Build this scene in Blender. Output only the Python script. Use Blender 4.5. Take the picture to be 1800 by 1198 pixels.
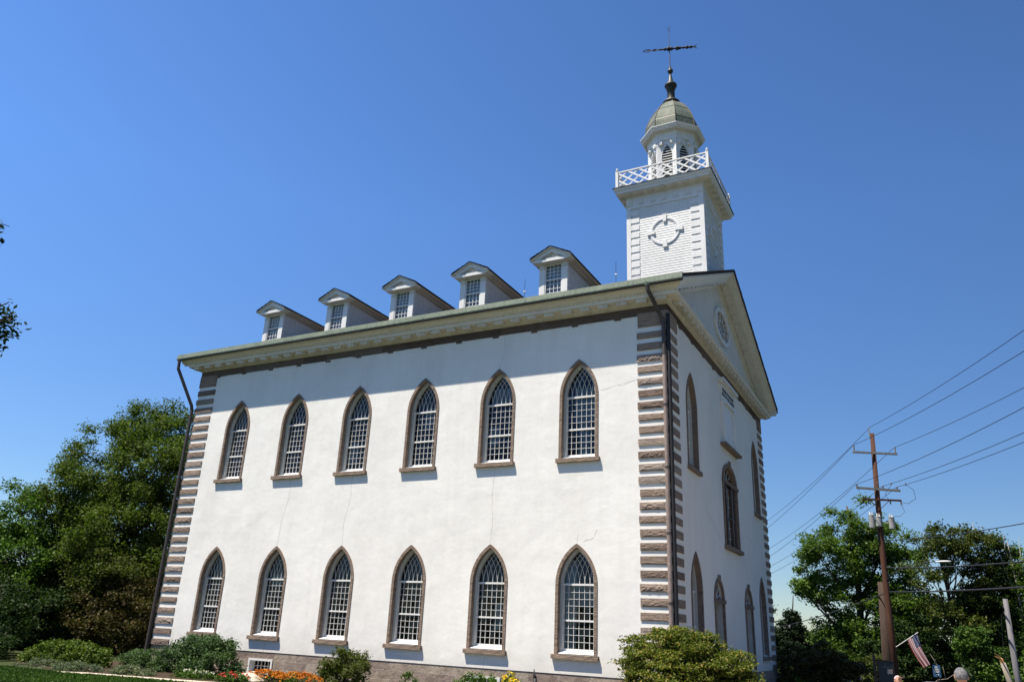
import bpy, bmesh, math, random
import numpy as np
from math import sin, cos, pi, radians, sqrt, atan2
from mathutils import Vector, Matrix
from mathutils.geometry import tessellate_polygon

for o in list(bpy.data.objects): bpy.data.objects.remove(o)
S = bpy.context.scene
C = S.collection
rnd = random.Random(7)
rng = np.random.default_rng(7)

# ------------------------------------------------------------------ camera, sky, sun, exposure
cam = bpy.data.objects.new('camera', bpy.data.cameras.new('camera')); C.objects.link(cam)
yaw, pit, rol = 0.4938, 0.3547, 0.0463
f = Vector((-sin(yaw)*cos(pit), cos(yaw)*cos(pit), sin(pit)))
rt = Vector((cos(yaw), sin(yaw), 0)); up = rt.cross(f)
rt2 = rt*cos(rol) + up*sin(rol); up2 = -rt*sin(rol) + up*cos(rol)
R = Matrix((rt2, up2, -f)).transposed().to_4x4()
cam.matrix_world = Matrix.Translation((7.4508, -25.7289, 1.6683)) @ R
cam.data.sensor_width = 36; cam.data.lens = 27.197
cam.data.clip_end = 3000; cam.data.clip_start = 0.1
S.camera = cam

SUN = Vector((-0.28, -0.352, 1.0)).normalized()
el = math.asin(SUN.z); rot = atan2(SUN.x, SUN.y)
w = bpy.data.worlds.new('World'); S.world = w; w.use_nodes = True
nt = w.node_tree; bg = nt.nodes['Background']
sky = nt.nodes.new('ShaderNodeTexSky'); sky.sky_type = 'NISHITA'; sky.sun_disc = False
sky.sun_elevation = el; sky.sun_rotation = rot
sky.altitude = 600; sky.air_density = 1.0; sky.dust_density = 0.15; sky.ozone_density = 5.0
hs = nt.nodes.new('ShaderNodeHueSaturation'); hs.inputs['Saturation'].default_value = 1.15; hs.inputs['Hue'].default_value = 0.505
nt.links.new(sky.outputs[0], hs.inputs['Color']); # the sky is deeper towards the north-east, away from the sun, and paler to the west
stc = nt.nodes.new('ShaderNodeTexCoord'); dt = nt.nodes.new('ShaderNodeVectorMath'); dt.operation = 'DOT_PRODUCT'; dt.inputs[1].default_value = (.92, .0, .30)
ma = nt.nodes.new('ShaderNodeMath'); ma.operation = 'MULTIPLY_ADD'; ma.inputs[1].default_value = -.38; ma.inputs[2].default_value = .95; ma.use_clamp = False
sca = nt.nodes.new('ShaderNodeVectorMath'); sca.operation = 'SCALE'
nt.links.new(stc.outputs['Generated'], dt.inputs[0]); nt.links.new(dt.outputs['Value'], ma.inputs[0]); nt.links.new(ma.outputs[0], sca.inputs['Scale']); nt.links.new(hs.outputs[0], sca.inputs[0])
# clear dry air: the band near the horizon is dimmer than the sky model makes it
sx_ = nt.nodes.new('ShaderNodeSeparateXYZ'); mr = nt.nodes.new('ShaderNodeMapRange'); mr.inputs['From Min'].default_value = 0.0; mr.inputs['From Max'].default_value = .48
mr.inputs['To Min'].default_value = .50; mr.inputs['To Max'].default_value = 1.0
sc2 = nt.nodes.new('ShaderNodeVectorMath'); sc2.operation = 'SCALE'
nt.links.new(stc.outputs['Generated'], sx_.inputs[0]); nt.links.new(sx_.outputs[2], mr.inputs['Value']); nt.links.new(mr.outputs[0], sc2.inputs['Scale']); nt.links.new(sca.outputs[0], sc2.inputs[0])
nt.links.new(sc2.outputs[0], bg.inputs[0]); bg.inputs[1].default_value = 0.11
ld = bpy.data.lights.new('sun', 'SUN'); ld.energy = 5.0; ld.angle = radians(0.5); ld.color = (1.0, 0.92, 0.785)
lo = bpy.data.objects.new('sun', ld); C.objects.link(lo)
lo.rotation_euler = SUN.to_track_quat('Z', 'Y').to_euler()
S.view_settings.view_transform = 'Standard'; S.view_settings.look = 'None'
S.view_settings.exposure = 0.8; S.view_settings.gamma = 1.0; S.view_settings.use_curve_mapping = False
S.render.engine = 'CYCLES'
S.cycles.max_bounces = 6; S.cycles.transparent_max_bounces = 12
S.cycles.use_denoising = True

# ------------------------------------------------------------------ materials
class NT:
    def __init__(s, name):
        s.m = bpy.data.materials.new(name); s.m.use_nodes = True
        s.t = s.m.node_tree; s.b = s.t.nodes['Principled BSDF']; s.out = s.t.nodes['Material Output']
        s.tc = s.n('ShaderNodeTexCoord')
    def n(s, k, **kw):
        o = s.t.nodes.new(k)
        for a, v in kw.items(): setattr(o, a, v)
        return o
    def l(s, a, b): s.t.links.new(a, b)
    def noise(s, scale, detail=4, rough=.55, vec=None, dist=0):
        o = s.n('ShaderNodeTexNoise'); o.inputs['Scale'].default_value = scale
        o.inputs['Detail'].default_value = detail; o.inputs['Roughness'].default_value = rough
        o.inputs['Distortion'].default_value = dist
        s.l(vec if vec else s.tc.outputs['Object'], o.inputs['Vector']); return o.outputs['Fac']
    def mapped(s, sc, rotz=0):
        o = s.n('ShaderNodeMapping'); o.inputs['Scale'].default_value = sc
        o.inputs['Rotation'].default_value = (0, 0, rotz)
        s.l(s.tc.outputs['Object'], o.inputs['Vector']); return o.outputs[0]
    def ramp(s, fac, stops):
        o = s.n('ShaderNodeValToRGB'); e = o.color_ramp.elements
        while len(e) < len(stops): e.new(.5)
        for el_, (p, c) in zip(e, stops): el_.position = p; el_.color = (*c, 1)
        s.l(fac, o.inputs['Fac']); return o.outputs['Color']
    def mix(s, fac, a, b, mode='MIX'):
        o = s.n('ShaderNodeMix', data_type='RGBA', blend_type=mode)
        for i, v in ((0, fac), (6, a), (7, b)):
            if isinstance(v, (int, float)): o.inputs[i].default_value = v
            elif isinstance(v, tuple): o.inputs[i].default_value = (*v, 1)
            else: s.l(v, o.inputs[i])
        return o.outputs[2]
    def bump(s, h, strength, dist=0.02, prev=None):
        o = s.n('ShaderNodeBump'); o.inputs['Strength'].default_value = strength
        o.inputs['Distance'].default_value = dist
        s.l(h, o.inputs['Height'])
        if prev: s.l(prev, o.inputs['Normal'])
        return o.outputs[0]
    def fin(s, col=None, rough=.7, spec=.3, bump=None, metal=0):
        if col is not None:
            if isinstance(col, tuple): s.b.inputs['Base Color'].default_value = (*col, 1)
            else: s.l(col, s.b.inputs['Base Color'])
        s.b.inputs['Roughness'].default_value = rough
        s.b.inputs['Specular IOR Level'].default_value = spec
        s.b.inputs['Metallic'].default_value = metal
        if bump: s.l(bump, s.b.inputs['Normal'])
        return s.m

def m_stucco():
    t = NT('stucco')
    big = t.noise(.35, 6, .62)
    col = t.ramp(big, [(.3, (.72, .70, .655)), (.45, (.78, .76, .72)), (.62, (.83, .812, .77))])
    pt = t.noise(.9, 2, .4, None, .6)          # repaired patches, a shade apart
    col = t.mix(.35, col, t.ramp(pt, [(.44, (1, 1, 1)), (.455, (.955, .95, .94)), (.53, (.955, .95, .94)), (.545, (1, 1, 1))]), 'MULTIPLY')
    st = t.noise(1.0, 5, .65, t.mapped((2.6, 2.6, .22)))
    col = t.mix(.14, col, t.ramp(st, [(.33, (.55, .52, .48)), (.55, (.83, .81, .78))]))
    gx = t.n('ShaderNodeSeparateXYZ'); t.l(t.tc.outputs['Object'], gx.inputs[0])
    ft = t.n('ShaderNodeMapRange'); ft.inputs['From Min'].default_value = .3; ft.inputs['From Max'].default_value = 1.3; ft.inputs['To Min'].default_value = .55; ft.inputs['To Max'].default_value = 0; t.l(gx.outputs[2], ft.inputs['Value'])
    fm = t.n('ShaderNodeMath', operation='MULTIPLY'); t.l(ft.outputs[0], fm.inputs[0]); t.l(t.noise(2.2, 5, .7, t.mapped((1, 1, .5))), fm.inputs[1])
    col = t.mix(fm.outputs[0], col, (.50, .44, .36))       # splash dirt at the foot of the wall
    sp = t.noise(9, 3, .7)
    col = t.mix(.14, col, t.ramp(sp, [(.3, (.6, .58, .54)), (.5, (.82, .80, .77))]))
    b1 = t.bump(t.noise(1.1, 3, .5), .55, .05)
    b2 = t.bump(t.noise(38, 3, .6), .18, .006, b1)
    return t.fin(col, .85, .15, b2)
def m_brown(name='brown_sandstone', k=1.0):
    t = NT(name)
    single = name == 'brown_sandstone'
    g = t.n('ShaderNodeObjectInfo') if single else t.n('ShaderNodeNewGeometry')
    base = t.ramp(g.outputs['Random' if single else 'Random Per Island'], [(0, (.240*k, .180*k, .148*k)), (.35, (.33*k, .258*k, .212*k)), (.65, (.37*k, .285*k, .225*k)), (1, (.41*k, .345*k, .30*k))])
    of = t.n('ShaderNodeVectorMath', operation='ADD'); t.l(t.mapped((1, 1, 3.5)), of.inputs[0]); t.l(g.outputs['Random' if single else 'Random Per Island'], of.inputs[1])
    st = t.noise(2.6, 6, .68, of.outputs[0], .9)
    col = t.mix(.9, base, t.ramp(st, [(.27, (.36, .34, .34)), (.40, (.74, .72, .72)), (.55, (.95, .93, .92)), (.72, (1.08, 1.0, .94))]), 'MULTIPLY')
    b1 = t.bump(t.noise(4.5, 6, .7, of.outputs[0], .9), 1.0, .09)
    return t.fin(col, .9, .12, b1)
def m_found():
    t = NT('foundation_masonry')
    mp = t.n('ShaderNodeMapping'); mp.inputs['Rotation'].default_value = (pi/2, 0, 0)
    mp.inputs['Location'].default_value = (0, .32, 0)
    t.l(t.tc.outputs['Object'], mp.inputs['Vector'])
    # bricks run along x (+y for the front)
    sx = t.n('ShaderNodeSeparateXYZ'); t.l(t.tc.outputs['Object'], sx.inputs[0])
    ad = t.n('ShaderNodeMath', operation='ADD'); t.l(sx.outputs[0], ad.inputs[0]); t.l(sx.outputs[1], ad.inputs[1])
    cb = t.n('ShaderNodeCombineXYZ'); t.l(ad.outputs[0], cb.inputs[0]); t.l(sx.outputs[2], cb.inputs[1])
    br = t.n('ShaderNodeTexBrick'); br.inputs['Scale'].default_value = 1
    br.inputs['Brick Width'].default_value = 1.15; br.inputs['Row Height'].default_value = .32
    br.inputs['Mortar Size'].default_value = .008; br.inputs['Bias'].default_value = -.1
    br.inputs['Color1'].default_value = (.38, .32, .255, 1); br.inputs['Color2'].default_value = (.25, .195, .165, 1)
    br.inputs['Mortar'].default_value = (.42, .37, .31, 1)
    t.l(cb.outputs[0], br.inputs['Vector'])
    n = t.noise(2.5, 6, .65)
    col = t.mix(.8, br.outputs['Color'], t.ramp(n, [(.3, (.55, .5, .5)), (.6, (1, 1, 1))]), 'MULTIPLY')
    b = t.bump(br.outputs['Fac'], -.6, .02, t.bump(t.noise(5, 6, .7), .8, .05))
    return t.fin(col, .9, .12, b)
def m_paint(name, c, dirt=.12, rough=.5):
    t = NT(name)
    n = t.noise(1.3, 5, .65)
    n2 = t.noise(3, 4, .6, t.mapped((4, 4, .6)))
    c = tuple(c)
    col = t.mix(dirt, c, t.ramp(n, [(.35, (c[0]*.62, c[1]*.6, c[2]*.56)), (.6, c)]))
    col = t.mix(dirt*.8, col, t.ramp(n2, [(.38, (c[0]*.5, c[1]*.5, c[2]*.47)), (.55, c)]))
    return t.fin(col, rough, .3, t.bump(t.noise(18, 3), .15, .01))
def m_patina():
    t = NT('green_copper')
    n = t.noise(1.1, 6, .65); n2 = t.noise(4, 5, .6, t.mapped((3, 3, .7)))
    col = t.ramp(n, [(.3, (.085, .115, .09)), (.5, (.12, .16, .125)), (.7, (.17, .20, .15))])
    col = t.mix(.35, col, t.ramp(n2, [(.35, (.05, .06, .05)), (.55, (.17, .20, .155))]))
    return t.fin(col, .75, .3, t.bump(n2, .2, .01))
def m_dome():
    t = NT('dome_copper')
    n = t.noise(1.0, 5, .6, t.mapped((1.2, 1.2, .8))); n2 = t.noise(7, 5, .65, t.mapped((3, 3, .45)))
    col = t.ramp(n, [(.36, (.05, .085, .065)), (.47, (.09, .125, .10)), (.58, (.145, .155, .125)), (.70, (.22, .205, .16))])
    col = t.mix(.4, col, t.ramp(n2, [(.35, (.04, .04, .03)), (.58, (.22, .23, .18))]))
    return t.fin(col, .7, .3, t.bump(n2, .2, .01))
def m_shingle():
    t = NT('dark_shingles')
    n = t.noise(4, 5, .7)
    return t.fin(t.ramp(n, [(.3, (.028, .024, .022)), (.7, (.075, .062, .055))]), .9, .15, t.bump(n, .6, .03))
def m_metal(name, c, rough=.55, metal=0.0):
    t = NT(name); n = t.noise(5, 4, .6)
    return t.fin(t.ramp(n, [(.3, tuple(x*.65 for x in c)), (.65, c)]), rough, .4, t.bump(n, .1, .01), metal)
def m_glass(name='window_glass', k=1.0):
    t = NT(name); t.t.nodes.remove(t.b)
    g = t.n('ShaderNodeNewGeometry')
    gl = t.n('ShaderNodeBsdfGlossy'); gl.inputs['Roughness'].default_value = .03
    gl.inputs['Color'].default_value = (.62, .68, .76, 1)
    tr = t.n('ShaderNodeBsdfTransparent'); tr.inputs[0].default_value = (.45*k, .50*k, .54*k, 1)
    fr = t.n('ShaderNodeFresnel'); fr.inputs[0].default_value = 1.5
    # each pane of old glass sits a little out of true
    wn = t.n('ShaderNodeTexWhiteNoise', noise_dimensions='1D'); t.l(g.outputs['Random Per Island'], wn.inputs['W'])
    sub = t.n('ShaderNodeVectorMath', operation='SUBTRACT'); sub.inputs[1].default_value = (.5, .5, .5); t.l(wn.outputs['Color'], sub.inputs[0])
    sc = t.n('ShaderNodeVectorMath', operation='SCALE'); sc.inputs['Scale'].default_value = .06; t.l(sub.outputs[0], sc.inputs[0])
    ad = t.n('ShaderNodeVectorMath', operation='ADD'); t.l(g.outputs['Normal'], ad.inputs[0]); t.l(sc.outputs[0], ad.inputs[1])
    no = t.n('ShaderNodeVectorMath', operation='NORMALIZE'); t.l(ad.outputs[0], no.inputs[0])
    bp = t.bump(t.noise(5, 2), .06, .02, no.outputs[0])
    t.l(bp, gl.inputs['Normal']); t.l(no.outputs[0], fr.inputs['Normal'])
    mx = t.n('ShaderNodeMixShader'); t.l(fr.outputs[0], mx.inputs[0]); t.l(tr.outputs[0], mx.inputs[1]); t.l(gl.outputs[0], mx.inputs[2])
    t.l(mx.outputs[0], t.out.inputs[0]); return t.m
def m_leaf(name, c1, c2, c3=None, trans=.25, gloss=.12):
    t = NT(name); g = t.n('ShaderNodeNewGeometry')
    st = [(0, c1), (.75, c2)] + ([(1, c3)] if c3 else [])
    col = t.ramp(g.outputs['Random Per Island'], st)
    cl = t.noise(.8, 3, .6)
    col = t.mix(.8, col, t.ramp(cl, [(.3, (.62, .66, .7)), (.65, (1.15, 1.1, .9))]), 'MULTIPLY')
    t.l(col, t.b.inputs['Base Color']); t.b.inputs['Roughness'].default_value = .55
    t.b.inputs['Specular IOR Level'].default_value = .12
    tl = t.n('ShaderNodeBsdfTranslucent'); t.l(t.mix(1.0, col, (1.0, 1.25, .45), 'MULTIPLY'), tl.inputs[0])
    mx = t.n('ShaderNodeMixShader'); mx.inputs[0].default_value = trans
    t.l(t.b.outputs[0], mx.inputs[1]); t.l(tl.outputs[0], mx.inputs[2]); t.l(mx.outputs[0], t.out.inputs[0])
    return t.m
def m_noise(name, a, b, scale=3, rough=.9, bump=.3, bd=.03, stretch=None):
    t = NT(name); n = t.noise(scale, 6, .65, t.mapped(stretch) if stretch else None)
    return t.fin(t.ramp(n, [(.3, a), (.7, b)]), rough, .15, t.bump(n, bump, bd))

M = dict(
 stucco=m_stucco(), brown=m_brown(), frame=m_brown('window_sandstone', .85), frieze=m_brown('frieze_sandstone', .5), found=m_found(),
 white=m_paint('white_paint', (.76, .755, .74), .16), trim=m_paint('cream_trim_paint', (.68, .65, .57), .3),
 clap=m_paint('clapboard_paint', (.74, .735, .72), .2), casing=m_paint('casing_paint', (.60, .61, .58), .3),
 crack=m_noise('crack', (.28, .26, .23), (.42, .39, .35), 6), patina=m_patina(), dome=m_dome(), shingle=m_shingle(),
 pipe=m_metal('downpipe_metal', (.075, .06, .055), .5), pipe_light=m_metal('downpipe_pale_metal', (.30, .23, .20), .55),
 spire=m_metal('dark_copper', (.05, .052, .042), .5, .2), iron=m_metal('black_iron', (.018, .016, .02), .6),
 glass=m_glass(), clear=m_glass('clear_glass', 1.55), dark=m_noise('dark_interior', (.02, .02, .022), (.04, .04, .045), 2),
 room=m_noise('interior_plaster', (.05, .05, .055), (.10, .10, .11), 1), pale_panel=m_noise('window_pale_panel', (.60, .64, .62), (.72, .76, .74), 2),
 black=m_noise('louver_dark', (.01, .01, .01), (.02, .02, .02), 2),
 bark=m_noise('bark', (.035, .028, .022), (.11, .09, .07), 5, .95, .8, .05, (1, 1, .25)),
 deadwood=m_noise('dead_wood', (.20, .17, .14), (.36, .32, .27), 6, .95, .5, .02, (1, 1, .2)),
 pole=m_noise('creosote_pole', (.050, .024, .016), (.105, .05, .034), 6, .85, .4, .02, (2, 2, .2)),
 oldpole=m_noise('weathered_pole', (.04, .026, .02), (.085, .06, .048), 6, .85, .4, .02, (2, 2, .2)),
 greypole=m_noise('grey_pole', (.12, .115, .125), (.22, .21, .225), 6, .85, .4, .02, (2, 2, .2)),
 galv=m_metal('galvanised_steel', (.22, .23, .22), .6, .2), can=m_metal('transformer_grey', (.34, .35, .35), .45),
 wire=m_metal('cable', (.03, .03, .035), .6), porcelain=m_metal('insulator_porcelain', (.20, .18, .18), .3),
)

# ------------------------------------------------------------------ mesh helpers
class MB:
    def __init__(s, T=None): s.v = []; s.f = []; s.mi = []; s.T = T; s.cur = 0
    def add(s, vs, fs, mi=None):
        b = len(s.v)
        for p in vs:
            p = Vector(p); s.v.append(tuple(s.T @ p) if s.T else tuple(p))
        for f_ in fs: s.f.append(tuple(b+i for i in f_)); s.mi.append(s.cur if mi is None else mi)
    def box(s, x0, x1, y0, y1, z0, z1, j=0):
        vs = [(x, y, z) for z in (z0, z1) for y in (y0, y1) for x in (x0, x1)]
        if j: vs = [(a+rnd.uniform(-j, j), b+rnd.uniform(-j, j), c+rnd.uniform(-j, j)) for a, b, c in vs]
        s.add(vs, [(0, 2, 3, 1), (4, 5, 7, 6), (0, 1, 5, 4), (1, 3, 7, 5), (3, 2, 6, 7), (2, 0, 4, 6)])
    def bar(s, a, b, w, h=None, upv=(0, 0, 1)):
        a = Vector(a); b = Vector(b); d = (b-a).normalized(); u = Vector(upv)
        if abs(d.dot(u)) > .98: u = Vector((0, 1, 0))
        r = d.cross(u).normalized(); u = r.cross(d); h = h or w
        vs = [p + r*(sx*w/2) + u*(sz*h/2) for p in (a, b) for sx, sz in ((-1, -1), (1, -1), (1, 1), (-1, 1))]
        s.add(vs, [(0, 3, 2, 1), (4, 5, 6, 7), (0, 1, 5, 4), (1, 2, 6, 5), (2, 3, 7, 6), (3, 0, 4, 7)])
    def tube(s, pts, rad, n=8, cap=True):
        pts = [Vector(p) for p in pts]; rad = rad if isinstance(rad, (list, tuple)) else [rad]*len(pts)
        vs = []; fs = []; ref = None
        for i, p in enumerate(pts):
            d = (pts[min(i+1, len(pts)-1)] - pts[max(i-1, 0)]).normalized()
            if ref is None:
                ref = Vector((1, 0, 0)) if abs(d.x) < .9 else Vector((0, 1, 0))
            r = (ref - d*ref.dot(d)).normalized(); ref = r; u = d.cross(r)
            for k in range(n):
                a = 2*pi*k/n; vs.append(p + (r*cos(a) + u*sin(a))*rad[i])
        for i in range(len(pts)-1):
            for k in range(n):
                k2 = (k+1) % n; fs.append((i*n+k, i*n+k2, (i+1)*n+k2, (i+1)*n+k))
        if cap: fs.append(tuple(range(n-1, -1, -1))); fs.append(tuple((len(pts)-1)*n+k for k in range(n)))
        s.add(vs, fs)
    def lathe(s, prof, c, n=16, a0=0.0, cap=True):
        vs = []; fs = []
        for r, z in prof:
            for k in range(n):
                a = a0 + 2*pi*k/n; vs.append((c[0]+r*cos(a), c[1]+r*sin(a), c[2]+z))
        for i in range(len(prof)-1):
            for k in range(n):
                k2 = (k+1) % n; fs.append((i*n+k, i*n+k2, (i+1)*n+k2, (i+1)*n+k))
        if cap: fs.append(tuple(range(n-1, -1, -1))); fs.append(tuple((len(prof)-1)*n+k for k in range(n)))
        s.add(vs, fs)
    def ring(s, prof, corners):
        """sweep profile (offset,z) round a closed polygon; corners(o) -> list of xy"""
        m = len(prof); rows = [corners(o) for o, z in prof]; n = len(rows[0]); vs = []; fs = []
        for i, (o, z) in enumerate(prof):
            for p in rows[i]: vs.append((p[0], p[1], z))
        for i in range(m-1):
            for k in range(n):
                k2 = (k+1) % n; fs.append((i*n+k, i*n+k2, (i+1)*n+k2, (i+1)*n+k))
        s.add(vs, fs)
    def prism(s, poly, a, b, fn):
        """poly list of 2D pts, extruded between a and b; fn(u,v,w)->xyz"""
        n = len(poly); vs = [fn(u, v, a) for u, v in poly] + [fn(u, v, b) for u, v in poly]
        fs = [(i, (i+1) % n, n+(i+1) % n, n+i) for i in range(n)]
        tri = tessellate_polygon([[Vector((u, v, 0)) for u, v in poly]])
        for t in tri: fs.append(tuple(t)); fs.append(tuple(n+i for i in reversed(t)))
        s.add(vs, fs)
    def ribbon(s, A, B, w0, w1, fn):
        """closed-section frame between outline A (outer) and B (inner) 2D lists, depth w0..w1"""
        n = len(A); vs = []
        for P, w_ in ((A, w0), (B, w0), (B, w1), (A, w1)): vs += [fn(u, v, w_) for u, v in P]
        fs = []
        for i in range(n-1):
            for q in range(4):
                q2 = (q+1) % 4; fs.append((q*n+i, q*n+i+1, q2*n+i+1, q2*n+i))
        fs.append((0, n, 2*n, 3*n)); fs.append((n-1, 4*n-1, 3*n-1, 2*n-1))
        s.add(vs, fs)
    def sheet(s, outer, holes, fn):
        polys = [[Vector((u, v, 0)) for u, v in p] for p in [outer]+holes]
        flat = [p for q in polys for p in q]
        s.add([fn(p.x, p.y) for p in flat], [tuple(t) for t in tessellate_polygon(polys)])
    def orient(s, d):
        d = Vector(d)
        for i, f_ in enumerate(s.f):
            p = [Vector(s.v[k]) for k in f_[:3]]
            if (p[1]-p[0]).cross(p[2]-p[0]).dot(d) < 0: s.f[i] = tuple(reversed(f_))
        return s
    def build(s, name, mat, parent=None, smooth=False, recalc=True):
        me = bpy.data.meshes.new(name); me.from_pydata(s.v, [], s.f)
        mats = mat if isinstance(mat, (list, tuple)) else [mat]
        for m_ in mats: me.materials.append(m_)
        if len(mats) > 1: me.polygons.foreach_set('material_index', s.mi)
        if recalc:
            bm = bmesh.new(); bm.from_mesh(me); bmesh.ops.recalc_face_normals(bm, faces=bm.faces); bm.to_mesh(me); bm.free()
        if smooth: me.shade_smooth()
        me.update(); o = bpy.data.objects.new(name, me); C.objects.link(o)
        if parent: attach(o, parent)
        return o
def attach(o, p):
    o.parent = p
    if p.type == 'EMPTY': o.matrix_parent_inverse = Matrix.Translation(-p.location)
def tag(o, label=None, cat=None, group=None, kind=None):
    if label: o['label'] = label
    if cat: o['category'] = cat
    if group: o['group'] = group
    if kind: o['kind'] = kind
    return o
def thing(name, loc, label, cat, group=None):
    o = bpy.data.objects.new(name, None); C.objects.link(o); o.location = loc; o.empty_display_size = .3
    return tag(o, label, cat, group)
def copy_tree(o, loc, parent=None):
    c = o.copy(); C.objects.link(c); c.location = loc
    if parent: c.parent = parent
    for ch in [k for k in bpy.data.objects if k.parent == o]:
        d = ch.copy(); C.objects.link(d); d.parent = c
    return c

# ------------------------------------------------------------------ ground and road
def gz(x, y):
    t = min(max((y-6)/30, 0), 1); far = min(max((y-36)/200, 0), 1)
    return -.55 - 1.6*t*t*(3-2*t) - 3*far
def grid_sheet(xs, ys, fn):
    m = MB(); nx, ny = len(xs), len(ys)
    m.add([(x, y, fn(x, y)) for y in ys for x in xs],
          [(j*nx+i, j*nx+i+1, (j+1)*nx+i+1, (j+1)*nx+i) for j in range(ny-1) for i in range(nx-1)])
    return m
xs = [-900, -400, -200, -120, -80, -60, -50] + list(range(-40, 41, 4)) + [50, 60, 80, 120, 200, 400, 900]
ys = [-400, -200, -100, -60] + list(range(-40, 61, 3)) + [70, 80, 100, 130, 180, 240, 400, 900, 1500]
g = grid_sheet(xs, ys, gz).build('lawn_ground', m_noise('lawn_soil', (.028, .038, .012), (.042, .056, .018), .8, .95, .5, .05), smooth=True)
tag(g, kind='structure')
dr = Vector((-.39, .92, 0)).normalized(); dp_ = Vector((.92, .39, 0)).normalized()
def strip(c, halfw, t0, t1, lift, step=3):
    m = MB(); n = int((t1-t0)/step)+1; vs = []; fs = []
    for i in range(n+1):
        t = t0+(t1-t0)*i/n
        for k in range(-2, 3):
            p = c + dr*t + dp_*(halfw*k/2); vs.append((p.x, p.y, gz(p.x, p.y)+lift))
    for i in range(n):
        for k in range(4): fs.append((i*5+k, i*5+k+1, (i+1)*5+k+1, (i+1)*5+k))
    m.add(vs, fs); return m
rc = Vector((12.3, 25, 0))
o = strip(rc, 5.0, -70, 110, .03).build('road', m_noise('asphalt', (.04, .04, .042), (.06, .06, .062), 8), smooth=True); tag(o, kind='structure')
for k in (-1, 1):
    m = MB(); n = 60
    for i in range(n):
        t0, t1 = -70+3*i, -67+3*i; a = rc+dr*t0+dp_*(5.12*k); b = rc+dr*t1+dp_*(5.12*k)
        a.z = gz(a.x, a.y)+.06; b.z = gz(b.x, b.y)+.06; m.bar(a, b, .2, .2)
    o = m.build('kerb', m_noise('kerb_concrete', (.30, .29, .27), (.42, .41, .38), 4)); tag(o, kind='structure')
m = MB()
for i in range(60):
    t0 = -70+3*i; a = rc+dr*t0; b = rc+dr*(t0+3)
    a.z = gz(a.x, a.y)+.038; b.z = gz(b.x, b.y)+.038
    for s_ in (-.12, .12): m.bar(a+dp_*s_, b+dp_*s_, .1, .004)
o = m.build('road_marking', m_noise('yellow_road_paint', (.5, .36, .05), (.6, .45, .08), 5)); tag(o, kind='structure')

# garden path and flower bed soil between lawn and wall
def poly_sheet(name, pts, z, mat):
    m = MB(); m.sheet(pts, [], lambda u, v: (u, v, z)); o = m.build(name, mat); return tag(o, kind='structure')
bed = [(-29, -3.0), (-26.5, -4.4), (-23.2, -5.4), (-20.6, -5.2), (-17.8, -4.7), (-14.5, -4.0), (-10, -3.5), (-4, -3.2), (1, -4.2), (3.4, -4.0), (3.6, 2), (3.0, 17), (1, 19), (0, 19), (0, -.05), (-29, -.05)]
poly_sheet('flower_bed_soil', bed, -.542, m_noise('mulch', (.03, .02, .013), (.08, .055, .035), 9, .95, .8, .05))
path = [(-21.6, -6.0), (-20.6, -5.35), (-17.8, -4.85), (-14.5, -4.15), (-10, -3.65), (-4, -3.4), (1, -4.4), (9, -4.4), (9, -5.9), (1, -5.9), (-4, -4.9), (-10, -5.0), (-14.5, -5.1), (-18, -5.6), (-20.4, -6.2)]
poly_sheet('garden_path', path, -.538, m_noise('path_concrete', (.42, .36, .28), (.56, .50, .40), 3, .9, .3, .02))

poly_sheet('forecourt_paving', [(3.7, -14), (12, -16), (12.5, -6), (7.6, 6), (4.2, 18), (3.2, 17.0), (3.75, 2), (3.55, -5)], -.536, m_noise('paving_stone', (.34, .29, .25), (.46, .41, .36), 3, .9, .3, .02))  # unseen paving, added so its tan bounces warm light onto the front
# ------------------------------------------------------------------ the church
L, W = 24.1, 17.6
CY = 8.55           # ridge line
church = thing('church', (-12, 8.8, -.55), 'large white stucco church with pointed windows, five dormers and a square clapboard bell tower', 'church')
rootT = church

def lancet(hw, z0, zs, za, n=14):
    """closed outline bottom-left, up, over the pointed arch, bottom-right (open list)"""
    h = za-zs; Rr = (hw*hw+h*h)/(2*hw); cx = hw-Rr; ae = atan2(h, -cx)
    P = [(-hw, z0), (-hw, (z0+zs)/2)]
    right = [(cx+Rr*cos(ae*i/n), zs+Rr*sin(ae*i/n)) for i in range(n+1)]
    left = [(-x, z) for x, z in right]
    return P + left + right[::-1][1:] + [(hw, (z0+zs)/2), (hw, z0)]
def inset_lancet(hw, z0, zs, za, d):
    h = za-zs; Rr = (hw*hw+h*h)/(2*hw); cx = hw-Rr; R2 = Rr-d
    zp = sqrt(max(R2*R2-cx*cx, 1e-6))
    return (hw-d, z0, zs, zs+zp)

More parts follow.
